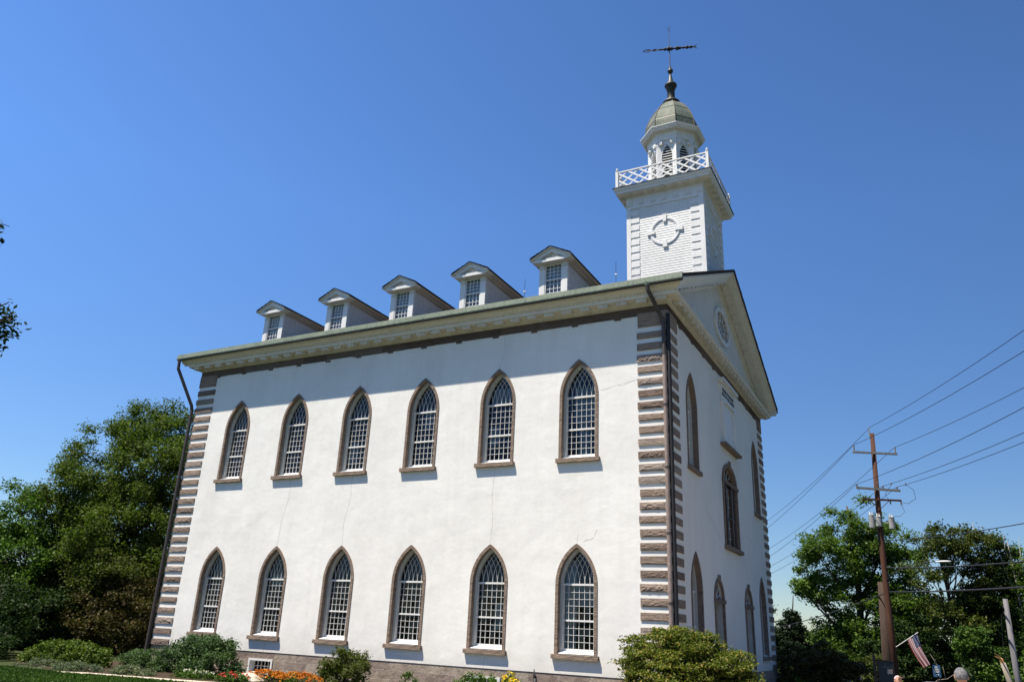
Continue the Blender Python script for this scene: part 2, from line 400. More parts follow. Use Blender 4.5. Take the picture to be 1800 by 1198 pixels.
# window prototypes (local: x right, y inwards, z up, origin on wall plane under the window, z absolute)
def make_window(zsill, zap, parent, name='lancet_window'):
    hw = .776; zs = zsill+(zap-zsill)*.625; fn = lambda u, v, w_: (u, w_, v)
    base = zsill+.0
    A = lancet(hw, base, zs, zap)
    B = lancet(*inset_lancet(hw, base, zs, zap, .11))
    m = MB(); m.ribbon(A, B, -.03, .17, fn)
    fr = m.build(name, M['frame'], None)
    # white wooden casing behind the stone
    B1 = lancet(*inset_lancet(hw, base, zs, zap, .098)); B2 = lancet(*inset_lancet(hw, base, zs, zap, .20))
    m = MB(); m.ribbon(B1, B2, .172, .36, fn); c = m.build('casing', M['casing'], fr)
    # stone sill
    m = MB(); m.box(-.85, .85, -.13, .12, zsill-.15, zsill, .006); m.build('sill', M['frame'], fr)
    m = MB(); m.prism([(.0, zsill+.003), (.34, zsill+.003), (.34, zsill+.14), (.0, zsill+.03)], -.65, .65, lambda u, v, w_: (w_, u, v)); m.build('inner_sill', M['white'], fr)
    # sash
    hwi, _, _, zpi = inset_lancet(hw, base, zs, zap, .19); zb = zsill+.13
    m = MB(); y0, y1 = .275, .315
    m.box(-hwi, hwi, .23, .33, zs-.035, zs+.03)
    zm = zb+(zs-zb)*.445
    m.box(-hwi, hwi, .235, .33, zm-.03, zm+.03)
    m.box(-hwi, hwi, .26, .33, zb-.02, zb+.05)
    for k in (-1, 1): m.box(min(k*hwi, k*(hwi-.035)), max(k*hwi, k*(hwi-.035)), .262, .328, zb+.052, zs-.037)
    cols = 6; xsx = [-hwi+2*hwi*i/cols for i in range(cols+1)]; mw = .007
    for x in xsx[1:-1]:
        m.box(x-mw, x+mw, .28, .31, zb+.05, zm-.03); m.box(x-mw, x+mw, .28, .31, zm+.03, zs-.035)
    lowz = [zb+.05+(zm-.03-zb-.05)*i/4 for i in range(5)]; upz = [zm+.03+(zs-.035-zm-.03)*i/5 for i in range(6)]
    for z in lowz[1:-1]+upz[1:-1]: m.box(-hwi+.036, hwi-.036, .272, .279, z-mw, z+mw)
    # intersecting tracery
    h = zpi-zs; Rr = (hwi*hwi+h*h)/(2*hwi)
    def inside(x, z):
        return (abs(x)+Rr-hwi)**2+(z-zs)**2 < (Rr-.005)**2
    for i, x0 in enumerate(xsx):
        for sgn in (-1, 1):
            cx = x0 - sgn*Rr   # arc springing upward at x0, curving toward -sgn
            pts = []
            for k in range(24):
                a = k/23*1.1; x = cx+sgn*Rr*cos(a); z = zs+.02+Rr*sin(a)
                if inside(x, z): pts.append((x, .29 if sgn > 0 else .3, z))
                elif pts: break
            if len(pts) > 1: m.tube(pts, .010, 4)
    m.build('sash', M['white'], fr)
    # panes: an island each
    m = MB()
    for rows in (lowz, upz):
        for a, b in zip(rows[:-1], rows[1:]):
            for x0, x1 in zip(xsx[:-1], xsx[1:]):
                m.add([(x0, .318, a), (x1, .318, a), (x1, .318, b), (x0, .318, b)], [(0, 1, 2, 3)])
    arch = lancet(hwi, zs, zs+.001, zpi)
    m.sheet(arch[1:-1], [], lambda u, v: (u, .3185, v)); m.orient((0, -1, 0))
    m.build('glass', M['glass'], fr, recalc=False)
    return fr, zs

wx = [-20.98, -17.40, -13.86, -10.42, -6.90, -3.45]
LZ = (.92, 4.54); UZ = (7.565, 11.355)
wins = []
protoL, zsL = make_window(*LZ, None); protoU, zsU = make_window(*UZ, None)
for proto, row in ((protoL, 'lower'), (protoU, 'upper')):
    for i, x in enumerate(wx):
        o = proto if i == 0 else copy_tree(proto, (0, 0, 0))
        o.location = (x, 0, 0); attach(o, church); wins.append(o)
for proto, ysx in ((protoL, (2.75, 14.95)), (protoU, (2.95, 15.1))):
    for y in ysx:
        o = copy_tree(proto, (0, y, 0)); o.rotation_euler = (0, 0, pi/2); attach(o, church); wins.append(o)
# pale panels added behind panes, mostly standing for reflections, some as blinds
for (x, z0, z1, xa, xb) in ((-3.45, 1.05, 4.0, -.56, -.12), (-3.45, 2.45, 3.2, -.119, .5), (-3.45, 7.75, 9.0, -.12, .3), (-3.45, 9.005, 10.3, -.3, .5), (-6.9, 9.9, 10.6, -.4, .4), (-6.9, 1.6, 2.5, .1, .55), (-10.42, 9.2, 10.1, -.1, .3), (-13.86, 8.0, 8.9, -.5, .0), (-17.4, 2.9, 3.4, -.3, .5), (-6.9, 8.3, 9.1, -.5, -.05)):
    m = MB(); m.box(x+xa, x+xb, .34, .355, z0, z1); m.build('window_pale_panel', M['pale_panel'], church)

# main stucco walls with openings
def hole(u, Z, zs): return [(u+x, z) for x, z in lancet(.70, Z[0]+.02, zs, Z[1]-.09)]
m = MB()
holes = [hole(x, LZ, zsL) for x in wx]+[hole(x, UZ, zsU) for x in wx]
zf = .31
m.sheet([(-L, zf), (0, zf), (0, 12.85), (-L, 12.85)], holes, lambda u, v: (u, 0, v))
m.build('side_wall', M['stucco'], church, recalc=False)
# front wall: windows, two doors, middle window
DY = (6.02, 11.55); DHW = .80; DZS = 3.02; DZA = 3.85
def roundtop(hw, z0, zs, za, n=14):
    h = za-zs
    return [(-hw, z0)]+[(-hw*cos(pi*i/(2*n)*1.0), zs+h*sin(pi*i/(2*n))) for i in range(n+1)]+[(hw*sin(pi*i/(2*n)), zs+h*cos(pi*i/(2*n))) for i in range(1, n+1)]+[(hw, z0)]
MYc = 8.95; MHW = 1.42; MZ0, MZS, MZA = 5.28, 8.0, 8.9
m = MB()
fh = [hole(y, LZ, zsL) for y in (2.75, 14.95)]+[hole(y, UZ, zsU) for y in (2.95, 15.1)]
fh += [[(y+a, b) for a, b in roundtop(DHW-.12, zf+.1, DZS, DZA-.12)] for y in DY]
fh += [[(MYc+a, b) for a, b in roundtop(MHW-.1, MZ0+.03, MZS, MZA-.1)]]
m.sheet([(0, zf), (W, zf), (W, 12.85), (0, 12.85)], fh, lambda u, v: (0, u, v))
m.build('front_wall', M['stucco'], church, recalc=False)
m = MB(); m.sheet([(-L, zf), (0, zf), (0, 12.85), (-L, 12.85)], [], lambda u, v: (u, W, v)); m.build('north_wall', M['stucco'], church, recalc=False)
m = MB(); m.sheet([(0, zf), (W, zf), (W, 13.7), (CY, 18.1), (0, 13.7)], [], lambda u, v: (-L, u, v)); m.build('west_wall', M['stucco'], church, recalc=False)
# interior floors and a spine wall keep the rooms dark
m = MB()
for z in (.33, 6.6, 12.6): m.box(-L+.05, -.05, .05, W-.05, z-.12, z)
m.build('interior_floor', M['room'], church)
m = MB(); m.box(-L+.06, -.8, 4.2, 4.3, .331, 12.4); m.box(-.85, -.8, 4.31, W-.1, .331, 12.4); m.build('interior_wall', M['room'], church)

# foundation with two basement windows
bw = [-17.41, -6.92]; bz = (-.5, .03)
m = MB()
m.sheet([(-L, -1.6), (0, -1.6), (0, zf), (-L, zf)], [[(x-.64, bz[0]), (x+.64, bz[0]), (x+.64, bz[1]), (x-.64, bz[1])] for x in bw], lambda u, v: (u, .02, v))
m.sheet([(.02, -4), (W-.02, -4), (W-.02, zf), (.02, zf)], [], lambda u, v: (-.02, u, v))
m.sheet([(.02, -4), (W-.02, -4), (W-.02, zf), (.02, zf)], [], lambda u, v: (-L+.02, u, v))
m.sheet([(-L, -4), (0, -4), (0, zf), (-L, zf)], [], lambda u, v: (u, W-.02, v))
# underside lip of the stucco coat
m.box(-L, -.0, .001, .02, zf-.002, zf+.001)
m.build('foundation', M['found'], church, recalc=False)
def basement(x):
    fn = lambda u, v, w_: (u, w_, v)
    A = [(-.66, bz[0]-.02), (-.66, bz[1]+.02), (.66, bz[1]+.02), (.66, bz[0]-.02), (-.66, bz[0]-.02)]
    B = [(-.57, bz[0]+.05), (-.57, bz[1]-.06), (.57, bz[1]-.06), (.57, bz[0]+.05), (-.57, bz[0]+.05)]
    m = MB(); m.ribbon(A, B, -.015, .33, fn); fr = m.build('basement_window', M['white'])
    m = MB()
    for i in range(7):
        u = -.57+1.14*i/6; m.box(u-.013, u+.013, .27, .3, bz[0]+.05, bz[1]-.06)
    zc = (bz[0]+bz[1])/2; m.box(-.57, .57, .262, .269, zc-.014, zc+.014)
    m.build('sash', M['white'], fr)
    m = MB()
    for i in range(6):
        for a, b in ((bz[0]+.05, zc), (zc, bz[1]-.06)):
            u0 = -.57+1.14*i/6; u1 = u0+.19; m.add([(u0, .305, a), (u1, .305, a), (u1, .305, b), (u0, .305, b)], [(0, 1, 2, 3)])
    m.build('glass', M['glass'], fr, recalc=False)
    return fr
b0 = basement(0); b0.location = (bw[0], 0, 0); b1 = copy_tree(b0, (bw[1], 0, 0)); attach(b0, church); attach(b1, church)
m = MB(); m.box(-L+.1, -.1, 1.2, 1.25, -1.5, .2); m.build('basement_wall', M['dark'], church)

# quoins: L-shaped blocks wrapping each corner
def chip(m, cx, cy, sx, sy, a, z0, z1):
    # rough rock face: a jittered grid standing a little proud of the block, fading to its margins
    nx, nz = 11, 4; x0 = cx-sx*(a-.05); x1 = cx-sx*.26; vs = []
    d0 = rnd.choice((0, 0, .01, .016, .03))
    for j in range(nz+1):
        for i in range(nx+1):
            e = 0 if i in (0, nx) or j in (0, nz) else 1
            vs.append((x0+(x1-x0)*(i+e*rnd.uniform(-.3, .3))/nx, sy*(.032+e*rnd.uniform(.0, 1)*d0+.012), z0+.03+(z1-z0-.06)*(j+e*rnd.uniform(-.3, .3))/nz))
    m.add(vs, [(j*(nx+1)+i, j*(nx+1)+i+1, (j+1)*(nx+1)+i+1, (j+1)*(nx+1)+i) for j in range(nz) for i in range(nx)])
def quoins(cx, cy, sx, sy, single=True):
    m = MB()
    for n in range(28):
        if single: m = MB()
        z0 = .535+n*.444 - .235; z1 = z0+.25
        if n == 27: z1 = 12.86
        j = lambda: rnd.uniform(-.018, .018)
        p = .03+rnd.uniform(0, .012); a = 1.14+j()*1.6; b = 1.14+j()*1.6
        poly = [(cx+sx*p, cy+sy*p), (cx-sx*a, cy+sy*p), (cx-sx*a, cy-sy*.01), (cx-sx*.01, cy-sy*.01), (cx-sx*.01, cy-sy*b), (cx+sx*p, cy-sy*b)]
        zz0 = z0+j()*.6; zz1 = z1+(0 if n == 27 else j()*.6)
        m.prism(poly, zz0, zz1, lambda u, v, w_: (u, v, w_))
        if single:
            if cy == 0: chip(m, cx, cy, sx, sy, a, zz0, zz1)
            m.build('quoin', M['brown'], church)
    if not single: m.build('rear_quoins', M['brown'], church)
quoins(0, 0, 1, -1); quoins(0, W, 1, 1); quoins(-L, 0, -1, -1); quoins(-L, W, -1, 1, False)

rect = lambda o: [(-L-o, -o), (o, -o), (o, W+o), (-L-o, W+o)]
# brown stone frieze in slightly irregular slabs
m = MB()
def slabs(a0, a1, place):
    x = a0
    while x < a1-.05:
        x2 = min(x+rnd.uniform(1.0, 1.9), a1); zb = 12.78+rnd.uniform(-.03, .03); d = .02+rnd.uniform(0, .012)
        place(x+.004, x2-.004, d, zb); x = x2
slabs(-L-.02, .02, lambda a, b, d, z: m.box(a, b, -d, .04, z, 13.12))
slabs(.03, W+.02, lambda a, b, d, z: m.box(-.04, d, a, b, z, 13.12))
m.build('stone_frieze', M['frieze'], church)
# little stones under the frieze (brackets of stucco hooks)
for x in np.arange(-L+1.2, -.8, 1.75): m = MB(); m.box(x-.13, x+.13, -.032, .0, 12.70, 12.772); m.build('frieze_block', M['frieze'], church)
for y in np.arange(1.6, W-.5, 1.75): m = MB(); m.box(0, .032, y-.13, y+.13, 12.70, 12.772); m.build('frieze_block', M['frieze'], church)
# cornice
cor = [(.0, 13.10), (.05, 13.10), (.05, 13.155), (.085, 13.165), (.11, 13.20), (.15, 13.235), (.16, 13.26), (.50, 13.275), (.50, 13.36), (.54, 13.37), (.55, 13.405), (.0, 13.48)]
m = MB(); m.ring(cor, rect)
m.build('cornice', M['trim'], church)
m = MB()
m.ring([(.48, 13.276), (.503, 13.28), (.503, 13.362), (.48, 13.365)], rect); m.build('fascia', M['white'], church)
# crown moulding only under the eaves gutters; on the front it climbs the gable
crown = [(.40, 13.41), (.55, 13.41), (.555, 13.45), (.61, 13.455), (.615, 13.475), (.66, 13.485), (.70, 13.51), (.73, 13.555), (.735, 13.575), (.775, 13.58), (.78, 13.60), (.82, 13.605), (.82, 13.70), (.40, 13.70)]
m = MB(); m.prism([(-a, b) for a, b in crown], -L-.82, .81, lambda u, v, w_: (w_ if w_ < 0 else -u, u, v)); m.build('crown_moulding', M['trim'], church)
m = MB(); m.prism([(W+a, b) for a, b in crown], -L-.82, .81, lambda u, v, w_: (w_, u, v)); m.build('crown_moulding', M['trim'], church)
def mods(a0, a1, fn_box, st=.74):
    n = int(round((a1-a0)/st)); st = (a1-a0)/n
    for i in range(n+1):
        c_ = a0+st*i; hwm = .2 if st > .68 else .165; fn_box(c_-hwm, c_+hwm)
def mod_side(a, b):
    m = MB(); m.box(a, b, -.44, -.19, 13.15, 13.268); m.build('modillion', M['trim'], church)
def mod_front(a, b):
    m = MB(); m.box(.19, .44, a, b, 13.135, 13.268)
    for k in (-.11, 0, .11): y = (a+b)/2+k; m.box(.22, .41, y-.025, y+.025, 13.105, 13.134)
    m.build('modillion', M['trim'], church)
mods(-L, -.1, mod_side); mods(0.35, W-.1, mod_front, .62)
# gutter: green copper on both eaves
m = MB()
m.prism([(-.80, 13.60), (-.95, 13.61), (-.955, 13.65), (-.90, 13.87), (-.80, 13.87)], -L-.95, .86, lambda u, v, w_: (w_, u, v))
for x in np.arange(-L-.5, .5, 2.4): m.prism([(-.960, 13.65), (-.903, 13.875), (-.89, 13.87), (-.94, 13.65)], x-.012, x+.012, lambda u, v, w_: (w_, u, v))
gu = m.build('gutter', M['patina'], church)
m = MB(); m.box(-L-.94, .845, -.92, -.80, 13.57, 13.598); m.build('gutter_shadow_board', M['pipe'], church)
m = MB(); m.prism([(W+.80, 13.62), (W+.92, 13.64), (W+1.0, 13.84), (W+.80, 13.86)], -L-.95, .86, lambda u, v, w_: (w_, u, v)); m.build('gutter', M['patina'], church)
# roof
ZE = 13.72; ZR = 18.02
def zroof(y): return ZE+(y+.8)*(ZR-ZE)/(CY+.8) if y < CY else ZE+(W+.8-y)*(ZR-ZE)/(W+.8-CY)
m = MB()
YE = [-.8, CY, W+.8]
x0, x1 = -L-.9, .86
m.prism([(-.8, zroof(-.8)), (CY, ZR), (W+.8, ZE), (W+.8, ZE+.12), (CY, ZR+.13), (-.8, ZE+.12)], x0, x1, lambda u, v, w_: (w_, u, v))
for k, (ya, yb) in enumerate(((-.8, CY), (CY, W+.8))):     # shingle courses
    n = 46
    for i in range(n):
        y = ya+(yb-ya)*(i+.5)/n; y_a = y-.11; y_b = y+.11
        if ya < CY: p = [(y_a, zroof(y_a)+.123), (y_b, zroof(y_b)+.124), (y_a, zroof(y_a)+.15)]
        else: p = [(y_b, zroof(y_b)+.123), (y_a, zroof(y_a)+.124), (y_b, zroof(y_b)+.15)]
        m.prism(p, x0-.002, x1+.015+rnd.uniform(0, .012), lambda u, v, w_: (w_, u, v))
m.build('roof', M['shingle'], church)
# pediment: raking cornices, boards, oval window
rk = [(.0, .62), (.08, .60), (.10, .54), (.15, .47), (.48, .46), (.50, .46), (.50, .36), (.56, .34), (.60, .27), (.68, .20), (.74, .10), (.82, .05), (.82, .002), (.0, .002)]
for nm, (ya, yb) in (('raking_cornice', (-.8, CY)), ('raking_cornice', (W+.8, CY))):
    up_ = [(.0, .44), (.50, .44), (.50, .36), (.56, .34), (.60, .27), (.62, .26), (.68, .20), (.74, .10), (.75, .09), (.79, .08), (.82, .06), (.82, .002), (.0, .002)]
    lo_ = [(.0, .64), (.08, .62), (.10, .56), (.15, .49), (.16, .445), (.0, .445)]
    yc_ = ya+(.55 if ya < CY else -.55)
    fnr = lambda u, v, w_: (u, (-u if ya < CY else W+u), zroof(-u if ya < CY else W+u)+v) if w_ == ya else (u, w_, zroof(w_)+v)
    m = MB(); m.prism([(a, -b) for a, b in up_], ya, yb, fnr); m.prism([(a, -b) for a, b in lo_], yc_, yb, lambda u, v, w_: (u, w_, zroof(w_)+v)); rc_ = m.build(nm, M['trim'] if ya > 5 else M['white'], church)
    n = 15
    for i in range(n):
        t = (i+1.3)/(n+.8); y = ya+(yb-ya)*t; dy = .19; vs = []; m = MB()
        for yy in (y-dy, y+dy):
            z = zroof(yy); vs += [(.19, yy, z-.535), (.44, yy, z-.535), (.44, yy, z-.442), (.19, yy, z-.442)]
        m.add(vs, [(0, 1, 2, 3), (4, 7, 6, 5), (0, 4, 5, 1), (1, 5, 6, 2), (2, 6, 7, 3), (3, 7, 4, 0)])
        m.build('modillion', M['trim'], rc_)
m = MB(); z = 13.66
while z < 17.6:
    zt = z+.13
    ya = -.8+(z+.5-ZE)*(CY+.8)/(ZR-ZE); yb = W+.8-(z+.5-ZE)*(W+.8-CY)/(ZR-ZE)
    ya = max(ya-.35, 0.02); yb = min(yb+.35, W-.02)
    if yb-ya > .1: m.add([(.022, ya, z), (.022, yb, z), (.004, yb, zt), (.004, ya, zt)], [(0, 1, 2, 3)]); m.add([(.022, ya, z), (.022, yb, z), (.004, yb, z), (.004, ya, z)], [(0, 3, 2, 1)])
    z = zt
m.build('pediment_boards', M['clap'], church, recalc=False)
oc = (8.9, 15.42); oval = lambda a, b, n=36: [(oc[0]+a*cos(2*pi*i/n), oc[1]+b*sin(2*pi*i/n)) for i in range(n+1)]
fnx = lambda u, v, w_: (w_, u, v)
m = MB(); m.ribbon(oval(1.42, .88), oval(1.2, .68), .02, .12, fnx)
for a in (0, pi/2, pi, 3*pi/2):
    c_ = (oc[0]+1.3*cos(a), oc[1]+.78*sin(a)); m.box(.1, .15, c_[0]-.13, c_[0]+.13, c_[1]-.14, c_[1]+.14)
ov = m.build('oval_window', M['white'], church)
m = MB()
m.ribbon(oval(.5, .3), oval(.46, .26), .045, .07, fnx)
for k in range(12):
    a = 2*pi*k/12+.26; m.bar((.058, oc[0]+.46*cos(a), oc[1]+.26*sin(a)), (.058, oc[0]+1.2*cos(a), oc[1]+.68*sin(a)), .03)
m.build('sash', M['white'], ov)
m = MB(); m.prism(oval(1.2, .68)[:-1], .027, .035, fnx); m.build('glass', m_metal('fanlight_glass', (.16, .16, .15), .25), ov)

# front door bays and middle window
def front_arch(name, yc, hw, z0, zs, za, t, mat, dep=-.28):
    A = [(yc+a, b) for a, b in roundtop(hw, z0, zs, za)]; B = [(yc+a, b) for a, b in roundtop(hw-t, z0, zs, za-t)]
    m = MB(); m.ribbon(A, B, .05, dep, fnx)
    m.box(.04, .09, yc-.13, yc+.13, za-t-.03, za+.12)                       # keystone
    m.box(.03, .085, yc-hw-.07, yc+hw+.07, zs-.1, zs+.05)                   # lintel course
    o = m.build(name, mat, church); return o
for y in DY:
    o = front_arch('entrance', y, DHW, zf-.6, DZS, DZA, .13, M['frame'], -.04)
    m = MB(); m.ribbon([(y+a, b) for a, b in roundtop(DHW-.10, zf-.6, DZS, DZA-.10)], [(y+a, b) for a, b in roundtop(DHW-.14, zf-.6, DZS, DZA-.14)], -.042, -.30, fnx); m.build('jamb', M['casing'], o)
    m = MB()
    for k in range(5):
        a = pi*(k+.5)/5; m.bar((-.10, y, DZS+.06), (-.10, y-.58*cos(a), DZS+.06+.56*sin(a)), .025)
    m.build('fanlight_bars', M['white'], o)
    m = MB(); m.prism([(y+a, b) for a, b in roundtop(.66, DZS-.05, DZS+.02, DZA-.15)], -.14, -.12, fnx); m.build('glass', M['glass'], o)
    m = MB()
    for s_ in (-1, 1):
        m.box(-.42, -.38, y+min(s_*.01, s_*.66), y+max(s_*.01, s_*.66), zf-.55, DZS-.1)
        for (za_, zb_) in ((zf+.0, 1.2), (1.35, 2.75)): m.box(-.38, -.365, y+min(s_*.1, s_*.5), y+max(s_*.1, s_*.5), za_, zb_)
    d = m.build('door', m_metal('green_door_paint', (.022, .030, .028), .4), o)
    m = MB(); m.lathe([(.0, 0), (.03, .01), (.03, .04), (0, .05)], (0, 0, 0), 8, 0); h_ = m.build('handle', M['iron'], d); h_.location = (-.37, y-.06, 1.2)
mw_ = front_arch('middle_window', MYc, MHW, MZ0, MZS, MZA, .2, M['frame'])
m = MB(); m.box(-.25, .16, MYc-MHW-.12, MYc+MHW+.12, MZ0-.16, MZ0)
m.build('sill', M['frame'], mw_)
mid = m_metal('brown_window_wood', (.10, .062, .045), .5)
m = MB()
for s_ in (-1, 1):
    m = MB(); m.box(-.2, -.02, MYc+s_*.52-.09, MYc+s_*.52+.09, MZ0+.003, MZS-.1); m.build('mullion', mid, mw_); m = MB(); m.box(-.19, -.04, MYc+s_*1.12-.1, MYc+s_*1.12+.1, MZ0+.003, MZS-.1); m.build('mullion', mid, mw_)
m = MB()
for z in (5.7, 6.15, 6.6, 7.05, 7.5): m.box(-.16, -.13, MYc-1.0, MYc+1.0, z-.014, z+.014)
for u in (-.28, 0, .28, -.82, .82): m.box(-.155, -.135, MYc+u-.012, MYc+u+.012, MZ0+.01, MZS-.11)
for k in range(6):
    a = pi*(k+.5)/6; m.bar((-.14, MYc, MZS+.06), (-.14, MYc-1.1*cos(a), MZS+.06+.62*sin(a)), .03)
m.build('sash', M['casing'], mw_)
m = MB(); m.prism([(MYc+a, b) for a, b in roundtop(1.22, MZ0+.01, MZS, MZA-.2)], -.2, -.19, fnx); m.build('glass', M['glass'], mw_)
# inscription plaque: niche with two pilasters, entablature and incised letters
PY = 9.2
m = MB()
m.box(0, .05, PY-1.12, PY+1.12, 9.65, 11.62)
for s_ in (-1, 1):
    m.box(0, .14, PY+s_*1.12-.12, PY+s_*1.12+.12, 9.65, 11.45)
    m.box(0, .17, PY+s_*1.12-.16, PY+s_*1.12+.16, 11.452, 11.6)
m.box(0, .15, PY-1.3, PY+1.3, 11.622, 11.72); m.box(0, .10, PY-1.22, PY+1.22, 11.722, 12.38)
m.box(0, .18, PY-1.36, PY+1.36, 12.382, 12.47); m.box(0, .27, PY-1.5, PY+1.5, 12.472, 12.6)
pl = m.build('inscription_plaque', M['white'], church)
m = MB(); m.box(-.01, .26, PY-1.6, PY+1.6, 9.52, 9.645); m.build('ledge', M['frame'], pl)
cv = bpy.data.curves.new('lettering', 'FONT'); cv.body = 'HOUSE OF THE LORD\nBUILT BY THE CHURCH'; cv.size = .23; cv.align_x = 'CENTER'; cv.space_line = .95; cv.extrude = .006
to = bpy.data.objects.new('tmp', cv); C.objects.link(to)
me = bpy.data.meshes.new_from_object(to); bpy.data.objects.remove(to)
lt = bpy.data.objects.new('lettering', me); C.objects.link(lt); me.materials.append(M['iron'])
lt.parent = pl; lt.matrix_basis = Matrix.Translation((.107, PY, 12.08)) @ Matrix.Rotation(pi/2, 4, 'Z') @ Matrix.Rotation(pi/2, 4, 'X')

# cracks in the stucco: thin raised-edge ribbons
def crack(pts, wd=.011, wall='side'):
    m = MB(); P = []
    for (a, b), (c_, d) in zip(pts[:-1], pts[1:]):
        n = max(2, int(math.hypot(c_-a, d-b)/.12))
        for i in range(n):
            t = i/n; P.append((a+(c_-a)*t+rnd.uniform(-.022, .022), b+(d-b)*t+rnd.uniform(-.02, .02)))
    P.append(pts[-1])
    for (a, b), (c_, d) in zip(P[:-1], P[1:]):
        dx, dz = c_-a, d-b; l_ = math.hypot(dx, dz) or 1; ww = wd*rnd.uniform(.4, 1)/2; nx, nz = -dz/l_*ww, dx/l_*ww
        q = [(a-nx, b-nz), (c_-nx, d-nz), (c_+nx, d+nz), (a+nx, b+nz)]
        m.add([(u, -.003, v) if wall == 'side' else (.003, u, v) for u, v in q], [(0, 1, 2, 3)])
    m.build('crack', M['crack'], church, recalc=False)
crack([(-6.9, 4.56), (-6.88, 5.6), (-6.95, 6.3), (-6.87, 7.4)]); crack([(-13.86, 4.56), (-13.9, 5.5), (-13.7, 6.5), (-13.75, 7.4)])
crack([(-17.4, 4.55), (-17.35, 5.6), (-17.1, 6.6), (-17.15, 7.4)]); crack([(-2.6, 10.05), (-1.9, 10.15), (-1.15, 10.3)], .012)
crack([(-6.9, .78), (-6.95, .32)]); crack([(-10.42, .78), (-10.5, .32)]); crack([(-17.3, .78), (-17.32, .05)]); crack([(-3.2, 4.6), (-2.85, 4.72), (-2.7, 5.0)])
crack([(-3.45, 4.57), (-3.4, 4.9)]); crack([(-6.9, 11.37), (-6.7, 12.1), (-6.75, 12.7)]); crack([(-3.45, 11.37), (-3.55, 11.8)])
crack([(-13.9, 11.37), (-13.8, 12.0)]); crack([(4.4, 6.3), (5.6, 6.0), (6.8, 5.4)], .016, 'front'); crack([(12, 6.2), (13.2, 6.0)], .014, 'front')

# downpipes, plus a dark corner tube drawn for shade
def pipe(pts, r, mat, nm='downpipe'):
    m = MB(); m.tube(pts, r, 10); return m.build(nm, mat, church)
pipe([(-.45, -.90, 13.58), (-.43, -.86, 13.38), (-.13, -.18, 12.45), (-.10, -.13, 12.2), (-.10, -.13, 11.15)], .08, M['pipe'])
pipe([(-.10, -.13, 11.15), (-.10, -.13, 7.6), (-.10, -.13, -.45)], .078, M['pipe_light'])  # lower run in a paler metal
for z in (11.1, 9.2, 7.0, 4.8, 2.6, .8): m = MB(); m.lathe([(.09, 0), (.09, .07)], (-.10, -.13, z), 10); m.build('pipe_bracket', M['pipe'], church)
pipe([(.045, -.045, 12.7), (.045, -.045, 6), (.045, -.045, -.45)], .075, M['iron'])  # added dark tube in place of the corner pipe's shaded side and shadow
m = MB(); m.lathe([(.06, 0), (.10, .05), (.11, .16), (.05, .19)], (-.45, -.88, 13.5), 8); m.build('pipe_head', M['patina'], church)
pipe([(-L-.8, -.88, 13.58), (-L-.8, -.86, 13.15), (-L-.15, -.18, 11.35), (-L-.12, -.12, 11.1), (-L-.12, -.12, -.5)], .08, M['pipe'])

